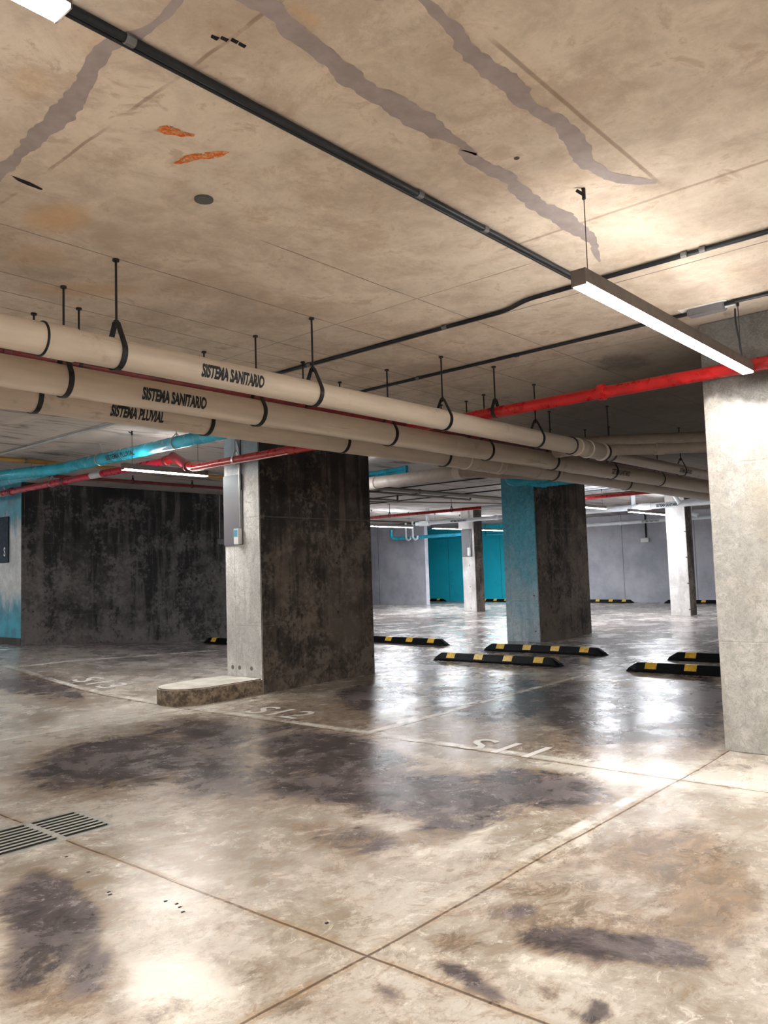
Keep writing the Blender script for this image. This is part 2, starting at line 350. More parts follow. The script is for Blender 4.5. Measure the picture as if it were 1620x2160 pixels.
def fillet(pts, R, n=6):
    pts = [Vector(p) for p in pts]
    if R <= 0 or len(pts) < 3: return pts
    out = [pts[0]]
    for i in range(1, len(pts)-1):
        p, a, b = pts[i], pts[i-1], pts[i+1]
        da = (a-p); db = (b-p); la = min(R, da.length*.48); lb = min(R, db.length*.48); k = min(la, lb)
        A = p + da.normalized()*k; Bb = p + db.normalized()*k
        for j in range(n+1):
            t = j/n; out.append(A*(1-t)**2 + p*2*t*(1-t) + Bb*t*t)
    out.append(pts[-1]); return out
def tube(bm, pts, r, seg=14, R=0, caps=True):
    P = fillet(pts, R); n = len(P); rings = []
    rr = r if isinstance(r, (list, tuple)) else [r]*n
    t0 = (P[1]-P[0]).normalized(); ref = Vector((0, 0, 1)) if abs(t0.z) < .9 else Vector((1, 0, 0))
    nrm = t0.cross(ref).normalized()
    for i in range(n):
        t = ((P[min(i+1, n-1)]-P[i]).normalized() + (P[i]-P[max(i-1, 0)]).normalized()).normalized()
        nrm = (nrm - t*nrm.dot(t)).normalized(); bn = t.cross(nrm)
        rings.append([bm.verts.new(P[i] + (nrm*cos(2*pi*k/seg) + bn*sin(2*pi*k/seg))*rr[i]) for k in range(seg)])
    for i in range(n-1):
        for k in range(seg):
            bm.faces.new((rings[i][k], rings[i][(k+1) % seg], rings[i+1][(k+1) % seg], rings[i+1][k]))
    if caps:
        bm.faces.new(rings[0]); bm.faces.new(rings[-1][::-1])
    return bm
def T(pts, r, seg=14, R=0): return tube(bmesh.new(), pts, r, seg, R)
def ext(bm, poly, z0, z1):       # vertical prism from an outline
    lo = [bm.verts.new((x, y, z0)) for x, y in poly]; hi = [bm.verts.new((x, y, z1)) for x, y in poly]
    n = len(poly); bm.faces.new(lo[::-1]); f = bm.faces.new(hi)
    for i in range(n): bm.faces.new((lo[i], lo[(i+1) % n], hi[(i+1) % n], hi[i]))
    return f
def letters(s, h, cond=.62, bold=.0, track=1.0):
    cu = bpy.data.curves.new('t', 'FONT'); cu.body = s; cu.size = 1; cu.offset = bold; cu.align_x = 'CENTER'; cu.space_character = track; cu.resolution_u = 4
    o = bpy.data.objects.new('t', cu); COL.objects.link(o); dg = bpy.context.evaluated_depsgraph_get(); dg.update()
    me = bpy.data.meshes.new_from_object(o.evaluated_get(dg)); bm = bmesh.new(); bm.from_mesh(me)
    bpy.data.objects.remove(o); bpy.data.meshes.remove(me); bpy.data.curves.remove(cu)
    ys = [v.co.y for v in bm.verts]; y0, y1 = min(ys), max(ys); k = h/(y1-y0); cy = (y0+y1)/2
    for v in bm.verts: v.co = Vector((v.co.x*k*cond, (v.co.y-cy)*k, 0))
    return bm
def slice_y(bm, h, n=8):
    for i in range(1, n):
        bmesh.ops.bisect_plane(bm, geom=bm.verts[:]+bm.edges[:]+bm.faces[:], plane_co=(0, -h/2+h*i/n, 0), plane_no=(0, 1, 0))
def pipe_text(s, h, axis, along, c1, zc, r, a0, parent, name='lettering', mat='lettering', width=None, bold=.03, cond=.62, lab=None):
    bm = letters(s, h, cond, bold); slice_y(bm, h)
    if width:
        w = max(v.co.x for v in bm.verts)-min(v.co.x for v in bm.verts)
        for v in bm.verts: v.co.x *= width/w
    for v in bm.verts:
        u, q = v.co.x, v.co.y; a = a0 + q/r; R = r+.0015
        if axis == 'X': v.co = Vector((along+u, c1-cos(a)*R, zc+sin(a)*R))
        else: v.co = Vector((c1-cos(a)*R, along-u, zc+sin(a)*R))
    o = obj(name, bm, mat); keep(o, parent)
    if lab: o['label'] = lab
    return o

# ---------------------------------------------------------------- setting: floor
def lerp(t, P):
    if t <= P[0][0]: return P[0][1]
    for (a, va), (b, vb) in zip(P, P[1:]):
        if t <= b: return va+(vb-va)*(t-a)/(b-a)
    return P[-1][1]
def sst(t): t = max(0, min(1, t)); return t*t*(3-2*t)
def fz(x, y):
    return lerp(x, [(5, 0), (12, .062), (18.7, .093), (22, .09), (26, .017)]) + .008*max(0, min(y, 22)-7) + .24*sst((y-8)/5.3)*max(0, min(1.15, (9.6-x)/3.4))
def axis(lo, hi, zones, coarse, extra=()):
    v = set(); t = lo
    while t < hi:
        v.add(round(t, 4)); st = coarse
        for a, b, s in zones:
            if a <= t < b: st = s
        t += st
    v.add(hi)
    for e in extra:
        v = {q for q in v if abs(q-e) > .012}; v.add(e)
    return sorted(v)
def wt(P, x, y):
    s = 0
    for cx, cy, ux, uy, vx, vy, k in P:
        dx, dy = x-cx, y-cy; det = ux*vy-uy*vx
        a = (dx*vy-dy*vx)/det; b = (ux*dy-uy*dx)/det; d = a*a+b*b
        if d < 4: s = max(s, k*(1-sst((sqrt(d)-.45)/.95)))
    return s
X0, X1, Y0, Y1 = -8., 26.3, -8., 26.
def sheet(name, xs, ys, zf, mat, sets, hole=None):
    bm = bmesh.new(); V = {}
    for i, x in enumerate(xs):
        for j, y in enumerate(ys): V[i, j] = bm.verts.new((x, y, zf(x, y)))
    for i in range(len(xs)-1):
        for j in range(len(ys)-1):
            if hole and hole[0]-.001 <= xs[i] and xs[i+1] <= hole[1]+.001 and hole[2]-.001 <= ys[j] and ys[j+1] <= hole[3]+.001: continue
            bm.faces.new((V[i, j], V[i+1, j], V[i+1, j+1], V[i, j+1]))
    o = obj(name, bm, mat); at = o.data.attributes.new('stain', 'FLOAT_VECTOR', 'POINT')
    buf = []
    for v in o.data.vertices: buf += [wt(s, v.co.x, v.co.y) for s in sets]
    at.data.foreach_set('vector', buf); tag(o, kind='structure'); return o
FD= [(3.29, 5.47, 0.64, -0.21, -0.46, -0.81, 0.95), (4.22, 5.81, 0.29, -0.47, -0.52, -0.71, 0.7), (4.24, 4.29, 0.15, -0.63, -0.56, -0.54, 1.0), (3.66, 3.93, 0.21, -0.31, -0.34, -0.36, 0.7), (3.78, 3.16, 0.26, -0.7, -0.41, -0.32, 0.95), (4.29, 2.59, 0.11, -0.42, -0.42, -0.23, 0.8), (2.95, 2.84, 0.07, -0.41, -0.19, -0.16, 0.5), (3.55, 2.52, 0.46, -0.11, -0.21, -0.17, 0.6), (1.62, 3.23, 0.03, -0.33, -0.23, -0.34, 1.0), (1.35, 2.81, 0.07, -0.09, -0.1, -0.2, 0.6), (1.46, 2.73, 0.09, -0.12, -0.14, -0.26, 0.6), (7.07, 4.67, 0.01, -0.97, -1.32, -0.83, 0.9), (7.02, 3.59, 0.01, -0.71, -1.44, -0.69, 0.95), (7.71, 2.92, 0.15, -0.26, -1.86, -0.69, 0.9), (8.52, 7.13, 0.32, -0.66, -1.26, -1.05, 0.8), (8.06, 5.92, -0.05, -0.89, -0.89, -0.63, 0.6), (6.34, 2.92, 0.04, -0.47, -0.66, -0.28, 0.8), (6.46, 5.75, 0.22, -0.4, -0.99, -0.87, 0.8), (9.89, 5.52, 0.02, -1.42, -0.97, -0.53, 0.7), (8.09, 12.78, 0.23, -2.65, -1.04, -1.63, 0.6), (4.63, 9.79, 0.34, -0.63, -0.36, -0.77, 0.7), (4.55, 8.83, 0.17, -0.31, -0.26, -0.5, 0.6), (2.65, 1.38, 0.12, -0.28, -0.12, -0.05, 1.0), (2.7, 1.74, 0.06, -0.09, -0.08, -0.05, 0.6), (2.71, 1.19, 0.05, -0.19, -0.13, -0.04, 0.9), (15.9, 5.58, 0.22, -0.73, -1.66, -0.57, 0.4), (15.6, 6.57, 0.31, -1.02, -1.34, -0.56, 0.5), (2.19, 1.65, 0.0, -0.07, -0.04, -0.02, 0.9), (2.15, 1.5, 0.0, -0.07, -0.04, -0.02, 0.9), (2.23, 1.19, 0.04, -0.05, -0.03, -0.02, 0.9), (1.97, 1.75, 0.0, -0.05, -0.03, -0.02, 0.7), (2.27, 1.37, 0.02, -0.02, -0.02, -0.01, 0.7), (2.05, 2.43, 0.0, -0.06, -0.01, -0.01, 0.3), (14.11, 11.5, 0.2, -0.66, -2.29, -1.86, 0.3), (12.63, 8.6, -0.19, -1.61, -1.02, -0.68, 0.35), (4.68, 5.25, 0.2, -0.32, -0.43, -0.48, 0.5), (3.54, 4.56, 0.28, -0.42, -0.53, -0.67, 0.6)]
FB= [(3.33, 1.23, 0.13, -0.18, -0.52, -0.18, 1.0), (3.63, 1.55, 0.21, -0.29, -0.41, -0.17, 0.9), (2.82, 1.39, 0.25, -0.34, -0.22, -0.1, 0.7), (2.95, 1.59, 0.16, -0.22, -0.21, -0.11, 0.6), (1.3, 2.52, 0.13, -0.17, -0.07, -0.14, 0.8), (2.92, 1.78, 0.1, -0.14, -0.11, -0.06, 0.8), (1.75, 1.94, 0.08, -0.11, -0.09, -0.1, 0.6), (2.39, 1.76, 0.04, -0.05, -0.07, -0.05, 0.8), (1.79, 2.18, 0.06, -0.08, -0.08, -0.1, 0.5), (5.52, 5.65, 0.16, -1.32, -0.67, -0.66, 0.75), (5.35, 3.13, 0.14, -0.83, -0.5, -0.28, 0.75), (6.47, 5.12, 0.05, -0.86, -0.95, -0.72, 0.7), (5.96, 2.49, 0.05, -0.41, -0.64, -0.25, 0.5), (2.34, 1.79, 0.05, -0.07, -0.07, -0.05, 0.9), (3.06, 3.85, 0.48, -0.7, -0.26, -0.32, 0.35), (3.45, 2.02, 0.73, -0.05, -0.29, -0.23, 0.5), (2.64, 4.83, 0.26, -0.39, -0.18, -0.32, 0.4), (4.24, 1.97, 0.11, -0.16, -0.25, -0.11, 0.3)]
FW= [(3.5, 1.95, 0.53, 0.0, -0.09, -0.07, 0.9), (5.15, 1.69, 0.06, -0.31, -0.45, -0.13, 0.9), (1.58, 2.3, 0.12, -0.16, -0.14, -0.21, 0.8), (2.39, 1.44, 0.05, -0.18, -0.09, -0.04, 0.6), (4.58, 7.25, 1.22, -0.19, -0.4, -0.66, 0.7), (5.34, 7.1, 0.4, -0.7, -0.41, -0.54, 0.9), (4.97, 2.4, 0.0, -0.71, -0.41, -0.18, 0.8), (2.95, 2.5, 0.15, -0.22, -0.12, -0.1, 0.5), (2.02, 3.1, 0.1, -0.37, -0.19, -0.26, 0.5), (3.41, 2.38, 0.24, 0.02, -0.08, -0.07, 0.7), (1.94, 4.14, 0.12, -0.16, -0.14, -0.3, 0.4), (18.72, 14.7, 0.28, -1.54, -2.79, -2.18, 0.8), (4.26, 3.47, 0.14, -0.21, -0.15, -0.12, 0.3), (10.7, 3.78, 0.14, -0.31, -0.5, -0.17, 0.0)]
CD= [(6.4, 2.85, 0.22, -0.2, 0.38, 0.17, 1.0), (5.84, 2.87, 0.17, -0.16, 0.19, 0.1, 0.6), (5.77, 2.09, 0.24, -0.22, 0.23, 0.09, 0.5), (5.65, 1.63, 0.17, -0.16, 0.27, 0.08, 0.8), (7.68, 3.86, 1.3, -0.52, 0.66, 0.35, 0.6), (6.1, 3.89, 0.26, -0.23, 0.38, 0.25, 0.5), (8.41, 3.56, 0.54, -0.46, 0.64, 0.28, 0.7), (4.54, 9.35, 0.01, -1.24, 0.09, 0.18, 0.5), (4.97, 7.81, 0.35, -0.29, 0.19, 0.29, 0.5), (6.76, 9.12, 0.31, -0.23, 0.31, 0.43, 0.5)]
CO= [(1.65, 1.7, 0.1, -0.03, 0.03, 0.05, 0.9), (1.8, 3.52, 0.14, -0.14, 0.1, 0.19, 0.9), (1.94, 4.01, 0.17, -0.17, 0.09, 0.18, 0.7), (1.28, 2.18, 0.15, -0.16, 0.07, 0.12, 0.5), (3.13, 1.59, 0.18, -0.18, 0.15, 0.08, 0.5), (2.28, 1.31, 0.11, -0.12, 0.13, 0.08, 0.3), (3.13, 3.03, 0.37, -0.36, 0.15, 0.15, 0.4), (2.36, 4.29, 0.31, -0.3, 0.08, 0.14, 0.7), (1.24, 2.62, 0.09, -0.09, 0.06, 0.13, 0.5)]
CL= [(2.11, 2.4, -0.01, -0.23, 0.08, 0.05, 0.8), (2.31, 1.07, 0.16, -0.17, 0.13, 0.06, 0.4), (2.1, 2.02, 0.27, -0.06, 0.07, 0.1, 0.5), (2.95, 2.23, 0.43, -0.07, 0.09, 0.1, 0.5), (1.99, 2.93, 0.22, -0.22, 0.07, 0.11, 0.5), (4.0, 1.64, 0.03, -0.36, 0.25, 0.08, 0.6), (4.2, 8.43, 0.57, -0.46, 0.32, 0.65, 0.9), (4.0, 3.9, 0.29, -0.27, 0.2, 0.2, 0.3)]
BANDS= [[(1.422, 1.804, 1.387, 1.735), (1.497, 1.772, 1.466, 1.7), (1.57, 1.77, 1.553, 1.696), (1.68, 1.796, 1.661, 1.719), (1.818, 1.808, 1.793, 1.727), (1.957, 1.837, 1.924, 1.743), (2.067, 1.842, 2.024, 1.753), (2.168, 1.839, 2.114, 1.748), (2.299, 1.84, 2.228, 1.728), (2.424, 1.837, 2.35, 1.722), (2.514, 1.809, 2.473, 1.75), (2.611, 1.794, 2.582, 1.754), (2.706, 1.785, 2.691, 1.765)], [(2.643, 1.829, 2.621, 1.803), (2.719, 1.839, 2.669, 1.776), (2.864, 1.844, 2.8, 1.769), (2.991, 1.832, 2.93, 1.755), (3.127, 1.866, 3.06, 1.765), (3.31, 1.877, 3.234, 1.793), (3.476, 1.868, 3.379, 1.776), (3.637, 1.889, 3.512, 1.762), (3.777, 1.872, 3.703, 1.794), (3.892, 1.879, 3.86, 1.818), (4.043, 1.928, 4.037, 1.889), (4.166, 1.953, 4.162, 1.941)], [(1.713, 1.363, 1.712, 1.333), (1.822, 1.389, 1.817, 1.357), (1.943, 1.403, 1.931, 1.363), (2.02, 1.413, 2.01, 1.359), (2.131, 1.449, 2.116, 1.385), (2.246, 1.461, 2.203, 1.379), (2.365, 1.463, 2.308, 1.371), (2.461, 1.463, 2.414, 1.362), (2.537, 1.464, 2.501, 1.399), (2.661, 1.449, 2.612, 1.392), (2.748, 1.444, 2.705, 1.377), (2.874, 1.473, 2.842, 1.388), (3.007, 1.505, 2.964, 1.407), (3.16, 1.508, 3.101, 1.441), (3.304, 1.479, 3.23, 1.428), (3.415, 1.413, 3.351, 1.38), (3.481, 1.34, 3.456, 1.329)], [(1.317, 1.835, 1.339, 1.836), (1.33, 1.902, 1.356, 1.905), (1.338, 1.961, 1.369, 1.971), (1.344, 2.05, 1.366, 2.063), (1.326, 2.115, 1.363, 2.148), (1.299, 2.17, 1.343, 2.208), (1.284, 2.265, 1.348, 2.292), (1.311, 2.392, 1.368, 2.4), (1.336, 2.526, 1.41, 2.543), (1.35, 2.637, 1.438, 2.68), (1.362, 2.772, 1.447, 2.833), (1.372, 2.913, 1.444, 2.969), (1.391, 3.061, 1.444, 3.102), (1.397, 3.182, 1.456, 3.23), (1.405, 3.311, 1.467, 3.363)], [(1.675, 1.519, 1.656, 1.495), (1.752, 1.473, 1.723, 1.447), (1.793, 1.394, 1.767, 1.378)]]
RUST= [[(1.673, 2.53), (1.683, 2.506), (1.718, 2.484), (1.769, 2.488), (1.82, 2.474), (1.827, 2.486), (1.789, 2.516), (1.756, 2.53), (1.721, 2.542), (1.697, 2.558)], [(1.898, 2.591), (1.913, 2.549), (1.948, 2.503), (1.982, 2.479), (1.989, 2.525), (1.965, 2.587), (1.931, 2.637), (1.898, 2.704), (1.869, 2.712), (1.887, 2.655)]]
CRK= [[(1.468, 3.264), (1.504, 3.268), (1.55, 3.273), (1.62, 3.288), (1.618, 3.302), (1.561, 3.305), (1.512, 3.295)]]

GR = (1.43, 2.40, 4.02, 4.49)
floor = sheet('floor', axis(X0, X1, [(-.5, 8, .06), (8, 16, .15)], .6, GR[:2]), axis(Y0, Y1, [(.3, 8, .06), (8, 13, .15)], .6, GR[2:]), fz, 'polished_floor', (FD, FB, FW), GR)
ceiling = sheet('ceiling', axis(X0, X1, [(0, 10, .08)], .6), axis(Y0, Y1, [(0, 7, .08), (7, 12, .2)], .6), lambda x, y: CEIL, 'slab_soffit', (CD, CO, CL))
bm = bmesh.new(); a = GR      # drain pit under the grate
box(bm, (a[0], a[2], -.22), (a[1], a[3], -.20)); box(bm, (a[0]-.01, a[2], -.2), (a[0], a[3], -.003)); box(bm, (a[1], a[2], -.2), (a[1]+.01, a[3], -.003))
box(bm, (a[0], a[2]-.01, -.2), (a[1], a[2], -.003)); box(bm, (a[0], a[3], -.2), (a[1], a[3]+.01, -.003))
obj('drain_pit', bm, 'void_black', floor)
# ceiling repairs, rust marks, cover
def ragged(pts, amp, sub=6, seed=0):
    out = []; n = len(pts)
    for i in range(n):
        a, b = Vector(pts[i]+(0,)), Vector(pts[(i+1) % n]+(0,))
        for k in range(sub):
            p = a.lerp(b, k/sub); q = mnoise.noise_vector(Vector((p.x*9+seed, p.y*9, 0)))*amp + mnoise.noise_vector(Vector((p.x*40+seed, p.y*40, 5)))*amp*.5
            out.append((p.x+q.x, p.y+q.y))
    return out
for i, bd in enumerate(BANDS):
    bm = bmesh.new(); L, Rr = [], []
    def dense(k):
        P = [Vector((q[k], q[k+1], 0)) for q in bd]; o_ = []
        for j in range(len(P)-1):
            p0, p1, p2, p3 = P[max(j-1, 0)], P[j], P[j+1], P[min(j+2, len(P)-1)]
            for t in [q/8 for q in range(8)]:
                o_.append(.5*((2*p1)+(p2-p0)*t+(2*p0-5*p1+4*p2-p3)*t*t+(3*p1-p0-3*p2+p3)*t**3))
        o_.append(P[-1]); return o_
    l, r_ = dense(0), dense(2); vs = []
    for p, q in zip(l, r_):
        w = (p-q).length; am = min(.02, w*.22)
        p = p+mnoise.noise_vector(p*22)*am; q = q+mnoise.noise_vector(q*22+Vector((9, 9, 9)))*am
        vs.append((bm.verts.new((p.x, p.y, CEIL-.0015)), bm.verts.new((q.x, q.y, CEIL-.0015))))
    for (a1, b1), (a2, b2) in zip(vs, vs[1:]): bm.faces.new((a1, b1, b2, a2))
    obj('crack_repair_band', bm, 'repair_grey', ceiling)
for i, pl in enumerate(RUST):
    bm = bmesh.new(); bm.faces.new([bm.verts.new((x, y, CEIL-.002)) for x, y in ragged(pl, .018, 5, i)]); obj('rust_mark', bm, 'rust', ceiling)
for pl in CRK:
    bm = bmesh.new(); bm.faces.new([bm.verts.new((x, y, CEIL-.002)) for x, y in ragged(pl, .006, 4)]); obj('open_crack', bm, 'void_black', ceiling)
def disc(cx, cy, z, r, h, seg=28, squash=1.):
    bm = bmesh.new(); ext(bm, [(cx+cos(2*pi*k/seg)*r, cy+sin(2*pi*k/seg)*r*squash) for k in range(seg)], z-h, z); return bm
tag(obj('round_ceiling_cover', disc(2.157, 2.879, CEIL-.0005, .042, .008), 'round_cover'), 'small round grey cover plate on the slab left of the long conduit', 'cover plate')
for (x, y) in [(1.52, 1.96), (1.545, 1.945), (1.57, 1.93), (1.6, 1.925)]:
    bm = bmesh.new(); ext(bm, ragged([(x-.012, y-.005), (x+.012, y-.008), (x+.014, y+.006), (x-.008, y+.008)], .006, 4, x*9), CEIL-.003, CEIL-.0005); obj('spalled_pit', bm, 'void_black', ceiling)
bm = bmesh.new(); ext(bm, [(2.842+cos(k*.6)*.012, 1.672+sin(k*.6)*.012) for k in range(10)], CEIL-.003, CEIL-.0005); obj('plugged_hole', bm, 'dull_brown_pipe', ceiling)

# walls
def wall(name, a, b, mat): return tag(obj(name, B(a, b), mat), kind='structure')
wall('wall_back', (26.0, 15.5, -.3), (26.3, Y1, CEIL), 'teal_wall')
wall('wall_far_right', (26.0, Y0, -.3), (26.3, 15.5, CEIL), 'grey_wall')
wall('wall_partition', (21.8, 17.1, -.3), (21.98, Y1, CEIL), 'grey_wall')
wall('wall_left', (X0, Y1, -.3), (X1, Y1+.2, CEIL), 'grey_wall')
wall('wall_right', (X0, Y0-.2, -.3), (X1, Y0, CEIL), 'grey_wall')
wall('wall_rear', (X0-.2, Y0, -.3), (X0, Y1, CEIL), 'grey_wall')
def faced(name, a, b, mats, bev=.008):    # mats: -x, -y, others
    bm = bmesh.new(); box(bm, a, b, 2, bev); bm.normal_update()
    for f in bm.faces:
        n = f.normal; f.material_index = 0 if n.x < -.7 else (1 if n.y < -.7 else 2)
    return obj(name, bm, list(mats))
zb = fz(6.17, 13.3)
tag(faced('wall_core', (6.17, 13.3, 0.0), (13.4, 20., CEIL), ('teal_light_end', 'wall_concrete', 'wall_concrete')), kind='structure')
tag(obj('trim_1', B((6.155, 13.31, fz(6.1, 13.4)-.02), (6.17, 20, .42)), 'side_concrete'), kind='structure')

# pillars
def pillar(a, b, mats, label):
    z0 = min(fz(x, y) for x in (a[0], b[0]) for y in (a[1], b[1]))-.004
    o = faced('concrete_pillar', (a[0], a[1], z0), (b[0], b[1], CEIL), mats); return tag(o, label, 'pillar')
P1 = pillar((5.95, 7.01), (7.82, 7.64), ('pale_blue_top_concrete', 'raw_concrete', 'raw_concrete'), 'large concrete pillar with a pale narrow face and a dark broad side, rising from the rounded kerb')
P2 = pillar((11.97, 7.01), (13.83, 7.66), ('teal_light_tint', 'raw_concrete', 'raw_concrete'), 'concrete pillar with teal light painted into its narrow face and a streaked dark side')
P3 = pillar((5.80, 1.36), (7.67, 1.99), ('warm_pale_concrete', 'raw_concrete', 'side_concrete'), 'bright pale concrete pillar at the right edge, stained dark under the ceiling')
P4 = pillar((18.74, 12.94), (19.16, 13.37), ('far_pale_concrete', 'raw_concrete', 'raw_concrete'), 'slim far pillar in front of the teal wall, grey panel on its upper half')
P5 = pillar((18.74, 7.01), (19.15, 7.47), ('far_pale_concrete', 'raw_concrete', 'raw_concrete'), 'slim far pillar in front of the grey wall beside the right-hand bright pillar')
for yy in (7.535, 7.41, 7.2):
    bm = T([(5.949, yy, .275), (5.9475, yy, .275)], .024, 14); keep(obj('plugged_bolt_hole', bm, 'panel_grey'), P1)
# rounded kerb island
bm = bmesh.new(); ky0, ky1, kx = 7.01, 7.66, 4.87
pts = [(5.948, ky0)]
for k in range(13):
    t = -pi/2 - pi*k/12; pts.append((kx+.325+cos(t)*.325*1.0, (ky0+ky1)/2+sin(t)*.325))
pts.append((5.948, ky1)); pts = pts[::-1]; f = ext(bm, pts, -.004, .175); bmesh.ops.bevel(bm, geom=list(f.edges), offset=.012, segments=2, affect='EDGES')
bmesh.ops.recalc_face_normals(bm, faces=bm.faces); bm.normal_update()
for f in bm.faces: f.material_index = 0 if f.normal.z > .5 else 1
tag(obj('kerb_island', bm, ['kerb_top', 'kerb_side']), 'low concrete kerb with a rounded, chipped nose at the foot of the large pillar', 'kerb')

# ---------------------------------------------------------------- lamps
def lamp(x0, x1, y, z, mat, label, anchors=None, power=False, shadow=False):
    t = thing('strip_lamp', label, 'lamp', ((x0+x1)/2, y, z), 'suspended strip lamps'); w = .036
    bm = bmesh.new()
    box(bm, (x0, y-w, z+.012), (x1, y-w+.004, z+.075)); box(bm, (x0, y+w-.004, z+.012), (x1, y+w, z+.075)); box(bm, (x0, y-w+.004, z+.05), (x1, y+w-.004, z+.055))
    keep(obj('shell', bm, 'lamp_shell'), t)
    keep(obj('added_uplight', B((x0+.002, y-w+.006, z+.056), (x1-.002, y+w-.006, z+.062)), mat.replace('lit', 'uplight')), t)  # added glowing strip, hidden from below, that brightens the slab
    for xa, xb in ((x0-.004, x0), (x1, x1+.004)):
        keep(obj('end_cap', B((xa, y-w, z+.002), (xb, y+w, z+.076)), 'lamp_shell'), t)
    keep(obj('diffuser', B((x0+.001, y-w+.003, z), (x1-.001, y+w-.003, z+.03), .004), mat), t)
    for i, ax in enumerate(anchors or (x0+.12, x1-.12)):
        keep(obj('suspension_wire', T([(ax, y, z+.062), (ax, y, CEIL-.02)], .0022, 6), 'black_steel'), t)
        bm = T([(ax, y, CEIL-.05), (ax, y, CEIL-.0)], .009, 8); tube(bm, [(ax, y, CEIL-.03), (ax-.03, y+.02, CEIL-.012)], .007, 6); keep(obj('ceiling_hook', bm, 'black_steel'), t)
    if power: keep(obj('power_cord', T([(5.45, y+.03, CEIL-.05), (5.44, y+.03, 2.85), (5.46, y+.02, 2.75), (5.46, y+.01, z+.074)], .006, 8, .05), 'black_steel'), t)
    return t
lamp(3.2, 5.53, 1.6, 2.525, 'lit_warm', 'long lit strip lamp hanging at upper right below the junction of the conduits', (3.29, 5.41), True)
lamp(-1.5, .83, 1.6, 2.53, 'lit_warm', 'lit strip lamp cut off by the top left corner')
lamp(4.9, 6.04, 8.1, 2.545, 'lit_warm', 'lit strip lamp under the red pipe in front of the dark concrete wall')
lamp(16.0, 17.8, 14.4, 2.545, 'lit_cool', 'thin far strip lamp over the left part of the grey partition')
lamp(18.78, 20.26, 14.4, 2.545, 'lit_cool', 'far strip lamp just left of the slim pillar before the teal wall')
lamp(17.6, 20.03, 7.85, 2.505, 'lit_cool', 'far strip lamp reaching the slim pillar at the right')
lamp(14.6, 16.7, 8.0, 2.545, 'lit_cool', 'far strip lamp emerging from behind the pillar with teal light painted into its face')
LX = 'unseen strip lamp added to brighten the garage'  # extra lamps added for light, out of frame and hidden behind pillars
for x0, x1, y, mt in [(-6.2, -3.9, 1.6, 'lit_warm'), (-1.5, .83, -3.2, 'lit_warm'), (3.2, 5.5, -4.6, 'lit_warm'), (-6.2, -3.9, -4.6, 'lit_warm'), (-1.5, .83, 8.1, 'lit_warm'), (-1.5, .83, 14.4, 'lit_cool'), (7.9, 8.7, 8.1, 'lit_cool'), (12.4, 14.2, 14.4, 'lit_cool'),
                       (2.4, 4.7, 19.5, 'lit_cool'), (9.5, 11.8, -2.6, 'lit_warm'), (17.6, 20.0, 1.6, 'lit_cool'), (21., 23.3, 14.4, 'lit_cool')]:
    lamp(x0, x1, y, 2.545, mt, LX)

# ---------------------------------------------------------------- pipes
def clevis(x, y, z, r, label, axis='X', top=.085, w=.03, group='pipe hangers', mat='black_steel', rod=.0065):
    t = thing('pipe_hanger', label, 'pipe hanger', (x, y, CEIL), group)
    ap = r+top; R = r+.003; th = .006
    a0 = math.acos(R/ap)                      # tangent point angle from vertical
    loop = [(-.012, ap), (.012, ap)]; n = 22
    for k in range(n+1):
        a = pi/2-a0-(2*pi-2*a0)*k/n; loop.append((cos(a)*R, sin(a)*R))
    bm = bmesh.new(); inn, out = [], []
    for (u, v) in loop:
        d = Vector((u, v-.0)).normalized(); o_ = Vector((u, v))+d*th
        for L_, q in ((inn, Vector((u, v))), (out, o_)):
            L_.append([bm.verts.new((s*w/2, q.x, q.y) if axis == 'X' else (q.x, s*w/2, q.y)) for s in (-1, 1)])
    m = len(loop)
    for i in range(m):
        j = (i+1) % m
        bm.faces.new((out[i][0], out[j][0], out[j][1], out[i][1])); bm.faces.new((inn[i][0], inn[i][1], inn[j][1], inn[j][0]))
        bm.faces.new((inn[i][0], inn[j][0], out[j][0], out[i][0])); bm.faces.new((inn[i][1], out[i][1], out[j][1], inn[j][1]))
    s = obj('strap', bm, mat, t); s.location = (0, 0, z-CEIL)
    bm = T([(0, 0, 0), (0, 0, z+ap-.02-CEIL)], rod, 8); obj('rod', bm, mat, t)
    bm = T([(0, 0, 0), (0, 0, -.012)], .018, 10); obj('ceiling_anchor', bm, mat, t); obj('nut', T([(0, 0, z+ap-CEIL-.004), (0, 0, z+ap-CEIL+.014)], .014, 6), mat, t)
    return t
def ring(p, d, r, w, th=.005, seg=24):
    p = Vector(p); d = Vector(d).normalized(); return T([p-d*w/2, p-d*w/2+d*.003, p+d*w/2-d*.003, p+d*w/2], [r+th*.5, r+th, r+th, r+th*.5], seg)
def tube_r(pts, rs, seg=24):
    return T(pts, rs, seg)
XE = 17.2
# upper sanitary pipe
p1 = thing('drain_pipe', 'uppermost beige pipe of the three, nearest the camera, marked for the sanitary system', 'pipe', (1, 3.77, 2.49), 'beige drain pipes hung from the slab')
keep(obj('pipe_body', T([(.2, 3.77, 2.49), (7.85, 3.77, 2.49)], .08, 40), 'beige_pvc', smooth=True), p1)
keep(obj('pipe_body', T([(7.8, 3.77, 2.475), (XE, 3.77, 2.44)], .062, 32), 'old_beige_pvc', smooth=True), p1)
for x, w, th, mm in ((1.93, .17, .006, 'beige_pvc'), (1.845, .012, .008, 'black_steel'), (7.18, .02, .008, 'black_steel'), (7.30, .02, .012, 'pale_ring'), (7.62, .38, .006, 'old_beige_pvc'), (7.52, .02, .014, 'pale_ring'), (7.84, .025, .016, 'pale_ring'), (7.90, .02, .012, 'black_steel')):
    keep(obj('coupling', ring((x, 3.77, 2.49), (1, 0, 0), .08, w, th, 40), mm, smooth=True), p1)
